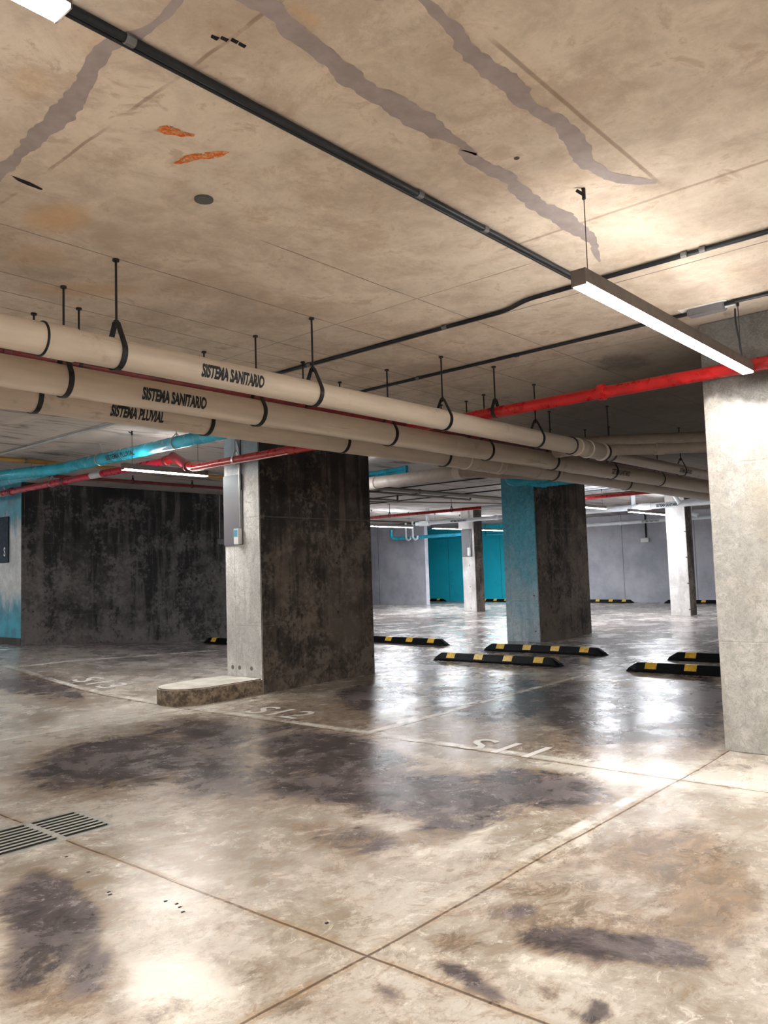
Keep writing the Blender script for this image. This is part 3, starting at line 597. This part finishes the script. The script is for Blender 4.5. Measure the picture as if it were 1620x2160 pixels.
keep(obj('reducer', T([(7.85, 3.77, 2.49), (8.05, 3.77, 2.485)], [.083, .066], 32), 'old_beige_pvc', smooth=True), p1)
keep(obj('branch_pipe', T([(7.5, 4.1, 2.52), (7.95, 3.9, 2.6), (10.4, 1.45, 2.68)], .085, 28, .3), 'old_beige_pvc', smooth=True), p1)
keep(obj('branch_pipe', T([(7.9, 3.77, 2.50), (8.15, 3.65, 2.53), (10.3, 1.5, 2.56)], .062, 24, .2), 'old_beige_pvc', smooth=True), p1)
keep(obj('coupling', ring((8.42, 3.38, 2.533), (1, -1, .014), .062, .10, .008), 'old_beige_pvc', smooth=True), p1)
aa = -radians(17.5)
pipe_text('SISTEMA SANITARIO', .078, 'X', 2.965, 3.77, 2.49, .08, aa+.1, p1, width=.455, bold=.05, lab='black capital lettering on the beige pipe')
pipe_text('SISTEMA SANITARIO', .05, 'X', 10.05, 3.77, 2.462, .062, aa, p1, width=.40)
# second sanitary pipe
p2 = thing('drain_pipe', 'middle beige pipe of the three, behind the uppermost one, also marked for the sanitary system', 'pipe', (1, 4.33, 2.453), 'beige drain pipes hung from the slab')
keep(obj('pipe_body', T([(.3, 4.33, 2.449), (XE, 4.33, 2.449)], .090, 40), 'beige_pvc', smooth=True), p2)
for x, w, th in ((6.15, .012, .004), (6.05, .2, .004), (9.0, .012, .004), (8.3, .2, .004)):
    keep(obj('coupling', ring((x, 4.33, 2.449), (1, 0, 0), .090, w, th, 40), 'beige_pvc', smooth=True), p2)
pipe_text('SISTEMA SANITARIO', .08, 'X', 2.94, 4.33, 2.449, .090, -radians(12), p2, width=.47, bold=.05, lab='black capital lettering on the beige pipe')
pipe_text('SISTEMA SANITARIO', .064, 'X', 9.35, 4.33, 2.449, .090, -radians(12), p2, width=.5)
# storm pipe
p3 = thing('drain_pipe', 'lowest and farthest beige pipe of the three, marked for the storm-water system', 'pipe', (1, 4.9, 2.467), 'beige drain pipes hung from the slab')
keep(obj('pipe_body', T([(.4, 4.9, 2.467), (XE, 4.9, 2.467)], .10, 40), 'beige_pvc', smooth=True), p3)
for x, w, th, mm in ((6.98, .02, .008, 'pale_ring'), (7.3, .3, .006, 'beige_pvc'), (7.55, .015, .012, 'pale_ring'), (7.65, .015, .012, 'pale_ring'), (8.5, .2, .006, 'beige_pvc'), (8.9, .015, .01, 'pale_ring')):
    keep(obj('coupling', ring((x, 4.9, 2.467), (1, 0, 0), .10, w, th, 40), mm, smooth=True), p3)
keep(obj('branch_pipe', T([(8.9, 8.9, 2.63), (8.9, 6.2, 2.63), (9.9, 5.1, 2.52)], .086, 28, .25), 'old_beige_pvc', smooth=True), p3)
keep(obj('coupling', ring((8.9, 6.35, 2.63), (0, 1, 0), .086, .12, .008), 'beige_pvc', smooth=True), p3)
keep(obj('coupling', ring((8.9, 7.9, 2.63), (0, 1, 0), .086, .14, .008), 'old_beige_pvc', smooth=True), p3)
pipe_text('SISTEMA PLUVIAL', .08, 'X', 3.03, 4.9, 2.467, .10, -radians(22), p3, width=.41, bold=.05, lab='black capital lettering on the beige pipe')
# water pipe between them
sr = thing('fire_pipe', 'thin dark red pipe squeezed between the upper and middle beige pipes', 'pipe', (1, 4.6, 2.606), 'red fire pipes')
keep(obj('pipe_body', T([(.3, 4.62, 2.64), (XE, 4.62, 2.64)], .026, 16), 'dark_red_paint', smooth=True), sr)
for x in (2.05, 4.9, 8.2, 11.4): keep(obj('coupling', ring((x, 4.62, 2.64), (1, 0, 0), .026, .05, .009, 16), 'dark_red_paint'), sr)
# large red main
rm = thing('fire_pipe', 'thick bright red pipe crossing above the beige pipes towards the right-hand pillar', 'pipe', (5.69, 3, 2.62), 'red fire pipes')
keep(obj('pipe_body', T([(5.69, -6, 2.62), (5.69, 7.9, 2.605), (5.69, 8.2, 2.75), (5.69, 8.5, 2.75)], .046, 24, .12), 'red_paint', smooth=True), rm)
keep(obj('pipe_body', T([(5.69, 8.45, 2.75), (5.69, 16, 2.75)], .046, 24), 'pink_red_paint', smooth=True), rm)
for y, z in ((2.70, 2.617), (8.42, 2.75), (8.0, 2.64), (10.95, 2.75), (12.6, 2.75)): keep(obj('grooved_coupling', ring((5.69, y, z), (0, 1, .0 if y != 8.0 else .4), .046, .055, .016, 20), 'dark_red_paint' if y > 5 else 'red_paint', smooth=True), rm)
keep(obj('valve_body', T([(5.69, 8.02, 2.66), (5.69, 8.30, 2.79)], [.05, .06], 14), 'dark_red_paint', smooth=True), rm)
keep(obj('paper_label', ring((5.69, 10.05, 2.75), (0, 1, 0), .046, .28, .0015), 'white_pvc'), rm)
keep(obj('white_line', T([(5.66, 6.2, 2.565), (5.66, 7.85, 2.565)], .006, 6), 'white_plastic'), rm)
xs1 = (2.25, 3.68, 5.10, 6.53, 8.04); ordn = ['leftmost', 'second from left', 'third from left', 'fourth from left', 'fifth from left', 'sixth from left', 'seventh from left']
for i, x in enumerate(xs1): clevis(x, 3.77, 2.49, .08, 'black rod and strap hanger holding the uppermost beige pipe, '+ordn[i], group='hangers of the uppermost beige pipe')
for i, x in enumerate((2.25, 3.67, 5.09, 6.53, 7.8, 9.25, 10.7)): clevis(x, 4.33, 2.449, .090, 'black rod and strap hanger holding the middle beige pipe, '+ordn[i], group='hangers of the middle beige pipe')
for i, x in enumerate((2.35, 3.65, 5.11, 6.6, 8.83, 10.9)): clevis(x, 4.9, 2.467, .10, 'dark hanger holding the lowest beige pipe, '+ordn[i], group='hangers of the lowest beige pipe')
for i, x in enumerate((2.5, 4.4, 6.65, 9.2)): clevis(x, 4.62, 2.64, .026, 'short rod hanger holding the thin dark red pipe, '+ordn[i], top=.05, w=.02, group='hangers of the thin dark red pipe')
clevis(5.69, 3.66, 2.617, .046, 'hanger with a copper coloured strap on the thick red pipe above the beige pipes', 'Y', .05, .03, 'hangers of the thick red pipe', 'black_steel')
clevis(5.69, 7.1, 2.608, .046, 'hanger of the red pipe in front of the large pillar', 'Y', .05, .03, 'hangers of the thick red pipe', 'galvanised')
for i, y in enumerate((11.3, 12.9)): clevis(5.69, y, 2.75, .046, 'ring hanger of the red pipe near the dark wall, ' + ('nearer the lamp' if i == 0 else 'farther from the lamp'), 'Y', .05, .02, 'hangers of the thick red pipe', 'galvanised')
for x, y, l in ((8.04, 4.0, 'near the reducer of the uppermost beige pipe'), (9.28, 3.0, 'above the beige branch pipe beside the bright pillar'), (10.05, 3.77, 'beyond the reducer of the uppermost beige pipe')):
    clevis(x, y if x != 9.28 else 2.57, 2.45 if x > 9.9 else 2.63, .063 if x > 9.9 else .085, 'dark hanger '+l, group='hangers near the branch pipes') if x != 8.04 else None

# ceiling conduits
def conduit(label, pts, r, mat='dark_conduit', clips=(), R=.08, group='conduits on the slab', clipmat='clip_grey', name='electrical_conduit', seg=10, boxes=()):
    c = Vector(pts[0]); t = thing(name, label, 'conduit' if 'conduit' in name else 'pipe', c, group)
    keep(obj('tube', T(pts, r, seg, R), mat, smooth=True), t)
    for p, d in clips: keep(obj('clip', ring(p, d, r, .035, .004, 10), clipmat), t)
    return t
zc = CEIL-.018
def cl(x=None, y=None, vals=(), z=zc):
    return [((x, v, z), (0, 1, 0)) if x is not None else ((v, y, z), (1, 0, 0)) for v in vals]
conduit('long dark conduit running from the top left corner to the bright strip lamp', [(-2, 2.14, zc), (4.36, 2.14, zc)], .015, clips=cl(y=2.14, vals=(.2, 1.33, 2.78, 3.3)))
conduit('thin second conduit lying along the long dark conduit', [(.5, 2.17, zc), (4.3, 2.17, zc)], .008, 'dark_conduit')
conduit('dark conduit crossing the slab behind the strip lamp, with a small kink', [(4.45, 6.3, zc), (4.46, 2.75, zc), (4.37, 2.55, zc), (4.36, -3, zc)], .014, clips=cl(x=4.45, vals=(3.25, 4.6)) + cl(x=4.36, vals=(1.55, 1.45, .9)))
conduit('dark conduit farther along the slab, second beyond the strip lamp', [(5.5, 6.3, zc), (5.44, 1.95, zc), (5.40, 1.66, zc), (5.36, -3, zc)], .013, clips=cl(x=5.47, vals=(3.3, 4.3)))
jb = thing('junction_box', 'galvanised junction box on the slab above the end of the bright strip lamp', 'junction box', (5.43, 1.75, CEIL))
keep(obj('box_body', B((5.38, 1.68, CEIL-.05), (5.46, 1.92, CEIL), .006), 'panel_grey'), jb); keep(obj('conduit_fitting', T([(5.42, 1.68, CEIL-.025), (5.42, 1.62, CEIL-.025), (5.42, 1.60, CEIL)], .016, 10), 'galvanised'), jb); keep(obj('mounting_plate', B((5.36, 1.66, CEIL-.004), (5.50, 1.97, CEIL)), 'white_plastic'), jb)
conduit('pale thin conduit on the slab at far left, under the beige pipes', [(4.59, 6.4, zc), (4.59, 14, zc)], .012, 'pale_conduit')
# left background services
tp = thing('teal_pipe', 'teal storm-water pipe on the slab at left, behind the beige pipes', 'pipe', (5.2, 8, 2.80)); keep(obj('pipe_body', T([(5.2, 6.2, 2.805), (5.2, 18, 2.79)], .07, 28), 'teal_pipe', smooth=True), tp)
keep(obj('branch_pipe', T([(5.2, 9.9, 2.79), (4.7, 11.4, 2.77), (4.4, 13.4, 2.76)], .07, 20), 'teal_pipe', smooth=True), tp)
pipe_text('SISTEMA PLUVIAL', .06, 'Y', 8.55, 5.2, 2.804, .07, -radians(16), tp, width=.62)
for i, y in enumerate((7.5, 9.1, 10.9)): clevis(5.2, y, 2.803, .071, 'small steel ring around the teal pipe, '+('nearest', 'middle one', 'farthest')[i], 'Y', .02, .018, 'rings of the teal pipe', 'galvanised')
conduit('ochre pipe along the slab in front of the dark wall', [(3.5, 10.56, 2.935), (8.9, 10.56, 2.935)], .03, 'ochre_paint', [((4.95, 10.56, 2.935), (1, 0, 0)), ((6.6, 10.56, 2.935), (1, 0, 0))], name='gas_pipe', group='pipes of the left bay')
conduit('dark red pipe along the slab in front of the dark wall', [(3.5, 11.6, 2.902), (12.8, 11.6, 2.902)], .026, 'dark_red_paint', [((6.2, 11.6, 2.902), (1, 0, 0))], name='water_pipe', group='pipes of the left bay')
for i, x in enumerate((7.2, 8.35)): clevis(x, 11.6, 2.902, .026, 'small hanger of the dark red pipe by the dark wall, '+('left one' if i == 0 else 'right one'), 'X', .03, .015, 'hangers of the dark red pipe', 'black_steel')
# conduit and box on the large pillar
t = thing('outlet_conduit', 'thin conduit dropping to a white switch box on the large pillar', 'conduit', (5.94, 7.34, 1.7), 'switch conduits on pillars')
keep(obj('tube', T([(5.935, 7.33, 1.88), (5.935, 7.33, 2.78), (5.93, 7.40, 2.92), (5.93, 7.42, CEIL-.001)], .011, 10, .05), 'galvanised', smooth=True), t)
keep(obj('tube', T([(5.928, 7.30, 2.3), (5.928, 7.30, 2.85), (5.93, 7.28, CEIL-.001)], .007, 8, .03), 'black_steel', smooth=True), t)
keep(obj('switch_box', B((5.885, 7.31, 1.68), (5.948, 7.40, 1.86), .006), 'white_plastic'), t)
keep(obj('box_sticker', B((5.8835, 7.325, 1.765), (5.885, 7.39, 1.85)), 'blue_sticker'), t)
bm = bmesh.new()
for k in range(3):
    for j in range(2): box(bm, (5.882, 7.345+.025*j, 1.782+.022*k), (5.8835, 7.352+.025*j, 1.790+.022*k))
keep(obj('sticker_marks', bm, 'navy_sign'), t)
tag(obj('blank_panel', B((5.935, 7.30, 1.675), (5.949, 7.638, 2.49), .002), 'panel_blue_top'), 'tall blank grey panel on the pale face of the large pillar', 'panel')
# the same arrangement on the slim far pillar
t = thing('outlet_conduit', 'thin conduit and switch box on the slim pillar before the teal wall', 'conduit', (18.7, 13.08, 1.8), 'switch conduits on pillars')
keep(obj('tube', T([(18.72, 13.08, 1.9), (18.72, 13.08, CEIL-.001)], .014, 8), 'galvanised'), t); keep(obj('switch_box', B((18.67, 13.05, 1.70), (18.738, 13.14, 1.93), .006), 'white_plastic'), t)
tag(obj('blank_panel', B((18.72, 13.02, 1.68), (18.739, 13.36, 2.45), .002), 'panel_grey'), 'small grey panel on the slim pillar before the teal wall', 'panel')
tag(obj('concrete_cap_box', B((18.60, 12.98, 2.46), (18.739, 13.36, 2.66), .004), 'white_plastic'), 'pale box fixed above the grey panel of the slim pillar', 'box')
# dark wall box
t = thing('wall_conduit', 'thin conduit down the dark wall to a small grey box beside the large pillar', 'conduit', (10.24, 13.29, 2.05), 'conduits on walls')
keep(obj('tube', T([(10.22, 13.29, 2.1), (10.22, 13.29, CEIL-.001)], .008, 8), 'galvanised'), t); keep(obj('wall_box', B((10.12, 13.24, 1.98), (10.34, 13.298, 2.09), .004), 'panel_grey'), t)
# far wall box
t = thing('wall_conduit', 'dark conduit down the far grey wall to a pale box, right of the teal-faced pillar', 'conduit', (25.95, 11.07, 2.1), 'conduits on walls')
keep(obj('tube', T([(25.97, 11.04, 2.2), (25.97, 11.04, CEIL-.001)], .025, 8), 'black_steel'), t); keep(obj('wall_box', B((25.88, 10.93, 2.04), (25.998, 11.2, 2.17), .006), 'white_plastic'), t)
# sign with the S
t = thing('wall_sign', 'dark navy sign with a white letter S at the left edge', 'sign', (6.16, 14.2, 2.06))
keep(obj('sign_board', B((6.145, 13.735, 1.675), (6.169, 15.1, 2.455), .002), 'navy_sign'), t)
bm = letters('S', .155, .72, .02)
for v in bm.verts: v.co = Vector((6.1435, 13.86-v.co.x, 1.86+v.co.y))
keep(obj('lettering', bm, 'sign_white'), t)

# ---------------------------------------------------------------- services in the depth
def run(name, label, mat, pts, r, cat='pipe', R=.0, rings=(), group='far overhead pipes', seg=12):
    t = thing(name, label, cat, pts[0], group); keep(obj('pipe_body', T(pts, r, seg, R), mat, smooth=True), t)
    for p, d, w, th in rings: keep(obj('coupling', ring(p, d, r, w, th, seg), mat, smooth=True), t)
    return t
run('teal_pipe', 'teal pipe with an elbow across the top of the teal-faced pillar', 'teal_pipe', [(11.82, 5.6, 2.70), (11.82, 6.85, 2.69), (11.86, 7.15, 2.80), (11.87, 7.2, 2.99)], .06, R=.12, rings=[((11.82, 6.72, 2.692), (0, 1, 0), .07, .012), ((11.82, 6.5, 2.694), (0, 1, 0), .04, .008)], seg=20)
run('teal_pipe', 'short bent teal pipe at the top left corner of the teal-faced pillar', 'teal_pipe', [(11.35, 6.0, 2.74), (11.35, 6.95, 2.695), (11.35, 7.1, 2.73), (11.36, 7.16, 2.99)], .06, R=.1, rings=[((11.35, 6.6, 2.71), (0, 1, 0), .08, .012)], seg=20)
for k, (z_, yy) in enumerate(((2.86, 8.6), (2.80, 8.75))):
    run('teal_pipe', 'small teal pipe seen beside the large pillar above the beige branch, '+('upper' if k == 0 else 'lower'), 'teal_pipe', [(9.3, 10.2, z_), (9.3, yy, z_), (9.45, yy-.25, z_), (9.45, 7.7, z_+.02)], .035, R=.08)
run('brown_pipe', 'dark brown pipe running along the slab right of the large pillar', 'dull_brown_pipe', [(8.5, 10.2, 2.93), (17.5, 10.2, 2.93)], .04, rings=[((12.9, 10.2, 2.93), (1, 0, 0), .05, .01)])
run('brown_pipe', 'thin dark pipe ending in an upturned cap behind the large pillar', 'dull_brown_pipe', [(9.2, 10.55, 2.9), (15.2, 10.55, 2.9), (15.2, 10.55, 2.99)], .022, R=.05)
run('brown_pipe', 'short dark pipe turning up just right of the large pillar', 'dull_brown_pipe', [(9.3, 11., 2.82), (13.15, 11., 2.82), (13.15, 11., 2.95)], .022, R=.05)
run('brown_pipe', 'thin dark line running slantwise across the far slab', 'dull_brown_pipe', [(13., 12.4, 2.92), (17.5, 11.0, 2.95)], .014)
rd = run('fire_pipe', 'far straight red pipe left of the teal-faced pillar', 'red_paint', [(15.21, 16.5, 2.70), (15.21, 2.2, 2.70)], .036, group='red fire pipes')
keep(obj('paper_label', ring((15.21, 9.6, 2.70), (0, 1, 0), .036, 1.3, .002), 'white_pvc'), rd)
pipe_text('SISTEMA CONTRA INCENDIO', .04, 'Y', 9.7, 15.21, 2.70, .038, -radians(8), rd, width=.95) if False else None
for i, y in enumerate((11.1, 13.)): clevis(15.21, y, 2.70, .036, 'thin hanger of the far red pipe, '+('right one' if i == 0 else 'left one'), 'Y', .05, .02, 'hangers of the far red pipe')
wp = run('white_pipe', 'far white drain pipe with a marking beside the slim pillar before the teal wall', 'white_pvc', [(17.25, 13.8, 2.60), (17.25, 10., 2.60)], .05, rings=[((17.25, 13.5, 2.6), (0, 1, 0), .35, .02), ((17.25, 11.2, 2.6), (0, 1, 0), .1, .012)])
keep(obj('riser', T([(17.25, 13.4, 2.6), (17.25, 13.4, 2.99)], .05, 12), 'white_pvc', smooth=True), wp)
pipe_text('SISTEMA SANITARIO', .05, 'Y', 12.35, 17.25, 2.6, .052, -radians(5), wp, width=.5)
run('brown_pipe', 'long thin dark pipe under the far slab above the grey partition', 'dull_brown_pipe', [(13.8, 14.0, 2.66), (17.2, 14.0, 2.66)], .022)
run('brown_pipe', 'dark cable tray edge over the top of the grey partition', 'dull_brown_pipe', [(21.6, 25, 2.965), (21.6, 16.4, 2.965)], .03)
tt = run('teal_pipe', 'far teal pipe with white traps along the top of the teal wall', 'teal_pipe', [(21.0, 17.9, 2.75), (21.0, 17.9, 2.48), (21.1, 17.7, 2.45), (21.1, 14.6, 2.45)], .055, R=.1)
for y in (17.3, 17.0): keep(obj('trap', T([(21.05, y, 2.99), (21.05, y, 2.45), (21.05, y-.1, 2.36), (21.05, y-.2, 2.42), (21.05, y-.2, 2.5)], .035, 10, .08), 'white_pvc', smooth=True), tt)
run('teal_pipe', 'thin teal pipe across the teal wall right of the slim pillar', 'teal_pipe', [(25.7, 20., 2.62), (25.7, 16.2, 2.62)], .05)
clevis(25.7, 17.2, 2.62, .05, 'thin hanger of the teal pipe across the teal wall', 'Y', .04, .02, 'hangers of the far teal pipe')
wr = run('white_pipe', 'white drain pipe marked in black above the slim pillar at far right', 'white_pvc', [(18.27, 9.6, 2.65), (18.27, 4.5, 2.65)], .068, rings=[((18.27, 7.75, 2.65), (0, 1, 0), .3, .012), ((18.27, 6.0, 2.65), (0, 1, 0), .1, .012)], seg=18)
keep(obj('riser', T([(18.3, 8.05, 2.65), (18.3, 8.05, 2.99)], .055, 12), 'white_pvc', smooth=True), wr)
keep(obj('riser', T([(18.2, 6.9, 2.65), (18.2, 7.02, 2.85), (18.2, 7.02, 2.99)], .05, 12, .06), 'white_pvc', smooth=True), wr)
keep(obj('branch_pipe', T([(18.3, 7.0, 2.66), (18.6, 6.2, 2.78), (18.6, 4.8, 2.82)], .06, 12, .1), 'white_pvc', smooth=True), wr)
pipe_text('SISTEMA SANITARIO', .07, 'Y', 7.2, 18.27, 2.65, .069, -radians(4), wr, width=.52)
w2 = run('white_pipe', 'thinner white pipe lower across the far grey wall', 'white_pvc', [(21.8, 11.2, 2.50), (21.8, 6.0, 2.50)], .048, rings=[((21.8, 10.0, 2.5), (0, 1, 0), .06, .012)])
pipe_text('SISTEMA SANITARIO', .06, 'Y', 9.1, 21.8, 2.50, .049, -radians(4), w2, width=.5)
keep(obj('riser', T([(21.5, 7.9, 2.95), (21.5, 7.9, 2.62), (21.5, 7.7, 2.55)], .06, 12, .1), 'white_pvc', smooth=True), w2)
run('brown_pipe', 'dark thick pipe on the slab right of the teal-faced pillar', 'dull_brown_pipe', [(16.66, 9.2, 2.85), (16.66, 4.0, 2.85)], .05)
for k, (x_, y0_, y1_) in enumerate(((15.68, 9.5, 6.9), (16.3, 9.6, 6.6), (16.75, 9.6, 6.4))):
    conduit('pale thin conduit on the far slab right of the teal-faced pillar, '+('nearest', 'middle', 'farthest')[k]+' of three', [(x_, y0_, zc), (x_, y1_, zc)], .016, 'pale_conduit', group='far pale conduits')
for k, (x_) in enumerate((11.2, 12.4, 13.6, 14.6)):
    conduit('thin dark conduit across the slab between the two large pillars, '+('nearest', 'second nearest', 'second farthest', 'farthest')[k]+' of four', [(x_, 16, zc), (x_, 7.9, zc)], .012, 'dark_conduit', group='far dark conduits')

# ---------------------------------------------------------------- wheel stops
def wheel_stop_proto():
    t = thing('wheel_stop', '', 'wheel stop', (0, 0, 0), 'black and yellow wheel stops'); L = 2.0; hb, ht, H = .085, .045, .105
    bm = bmesh.new(); prof = lambda s, w: [(-w, 0), (-w, .025*s), (-w*.42, .97*H*s), (-w*.34, H*s), (w*.34, H*s), (w*.42, .97*H*s), (w, .025*s), (w, 0)]
    rings = []
    for y, s, w in ((-L/2, .25, hb*.9), (-L/2+.015, .4, hb), (-L/2+.12, 1, hb), (L/2-.12, 1, hb), (L/2-.015, .4, hb), (L/2, .25, hb*.9)):
        rings.append([bm.verts.new((px, y, pz)) for px, pz in prof(s, w)])
    for a_, b_ in zip(rings, rings[1:]):
        for k in range(len(a_)): bm.faces.new((a_[k], a_[(k+1) % len(a_)], b_[(k+1) % len(a_)], b_[k]))
    bm.faces.new(rings[0]); bm.faces.new(rings[-1][::-1])
    obj('rubber_body', bm, 'rubber', t)
    for y in (-.70, -.235, .235, .70):
        bm = bmesh.new(); e = .0015; pr_ = [(-.0785, .040), (-.0385, .97*H+.001), (-.029, H+e), (.029, H+e), (.0385, .97*H+.001), (.0785, .040)]
        A = [bm.verts.new((px, y-.07, pz)) for px, pz in pr_]; Bq = [bm.verts.new((px, y+.07, pz)) for px, pz in pr_]
        for k in range(5): bm.faces.new((A[k], A[k+1], Bq[k+1], Bq[k]))
        obj('reflector', bm, 'yellow_tape', t)
    return t
ws = wheel_stop_proto()
def copy_tree(o, parent=None):
    c = o.copy(); COL.objects.link(c); c.parent = parent
    for ch in [q for q in bpy.data.objects if q.parent == o]: copy_tree(ch, c)
    return c
STOPS = [(9.32, 6.17, 'front wheel stop in the bay right of the large pillar'),
 (10.62, 6.19, 'rear wheel stop behind the front one, at the foot of the teal-faced pillar'),
 (9.32, 3.27, 'front wheel stop running behind the bright pillar at right'),
 (10.5, 3.24, 'rear wheel stop running behind the bright pillar at right'),
 (10.9, 9.15, 'wheel stop sticking out to the right of the large pillar'),
 (9.3, 11.55, 'wheel stop by the dark wall, left of the large pillar'),
 (25.4, 20.0, 'far wheel stop under the teal wall, left of the slim pillar'),
 (25.4, 16.9, 'far wheel stop under the teal wall, right of the slim pillar'),
 (25.4, 12.35, 'far wheel stop under the grey wall, just right of the teal-faced pillar'),
 (25.4, 9.3, 'far wheel stop under the grey wall, left of the right slim pillar'),
 (25.4, 6.3, 'far wheel stop under the grey wall, right of the right slim pillar')]
for i, (x, y, lab) in enumerate(STOPS):
    o = ws if i == 0 else copy_tree(ws)
    o.location = (x, y, fz(x, y)+.002); o['label'] = lab
    sx = (fz(x, y+.9)-fz(x, y-.9))/1.8; o.rotation_euler = (atan2(sx, 1), 0, 0)

# ---------------------------------------------------------------- drain grate
t = thing('drain_grate', 'rectangular slotted metal drain grate set in the floor at lower left', 'drain grate', (1.9, 4.25, 0))
bm = bmesh.new(); x0, x1, y0, y1 = GR; zt = .004; zb_ = -.03
box(bm, (x0+.002, y0+.002, zb_), (x1-.002, y0+.035, zt)); box(bm, (x0+.002, y1-.035, zb_), (x1-.002, y1-.002, zt))
xs = [x0+.002, 1.765-.018, 2.10-.018, x1-.032]; wd = [.03, .036, .036, .03]
for a_, w_ in zip(xs, wd): box(bm, (a_, y0+.035, zb_), (a_+w_, y1-.035, zt))
keep(obj('frame', bm, 'cast_grate'), t)
n = 8; span = (y1-.035)-(y0+.035); pit = span/n
cells = [(xs[k]+wd[k], xs[k+1]) for k in range(3)]
for ca, cb in cells:
    bm = bmesh.new()
    for k in range(1, n):
        yc = y0+.035+pit*k; box(bm, (ca, yc-.0115, zt-.014), (cb, yc+.0115, zt))
    for yc in (y0+.035, y1-.035): box(bm, (ca, yc-.006, zb_), (cb, yc+.006, zt))
    bmesh.ops.recalc_face_normals(bm, faces=bm.faces); bm.normal_update()
    for f in bm.faces: f.material_index = 0 if f.normal.z > .5 else 1
    keep(obj('slotted_panel', bm, ['cast_grate', 'slot_shade']), t)

# ---------------------------------------------------------------- bay numbers painted on the floor
def bay(s, x, y, h, w, rot=0):
    bm = letters(s, h, 1.0, .006, 1.05); slice_y(bm, h, 4)
    k = w/(max(v.co.x for v in bm.verts)-min(v.co.x for v in bm.verts))
    for v in bm.verts:
        u, q = v.co.x*k, v.co.y; X_ = x+q*cos(rot)+u*sin(rot); Y_ = y-u*cos(rot)+q*sin(rot); v.co = Vector((X_, Y_, fz(X_, Y_)+.003))
    obj('painted_bay_number', bm, 'floor_paint', floor)
bay('S11', 5.085, 3.29, .36, .62)
bay('S12', 5.25, 5.93, .36, .72)
bay('S13', 5.3, 9.3, .38, .78)
bay('S14', 5.6, 12.9, .38, .78)

"""pebbles and chips"""
random.seed(3)
for i in range(9):
    px, py = [(1.97, 3.78), (1.93, 3.50), (1.86, 3.21), (1.85, 3.18), (1.95, 2.93), (1.96, 2.87), (1.95, 2.83), (1.93, 2.78), (2.2, 2.25)][i]
    bm = bmesh.new(); ext(bm, ragged([(px-.008, py-.005), (px+.007, py-.006), (px+.009, py+.005), (px-.006, py+.007)], .006, 3, i), .0003, .0012)
    obj('floor_pit', bm, 'void_black', floor)
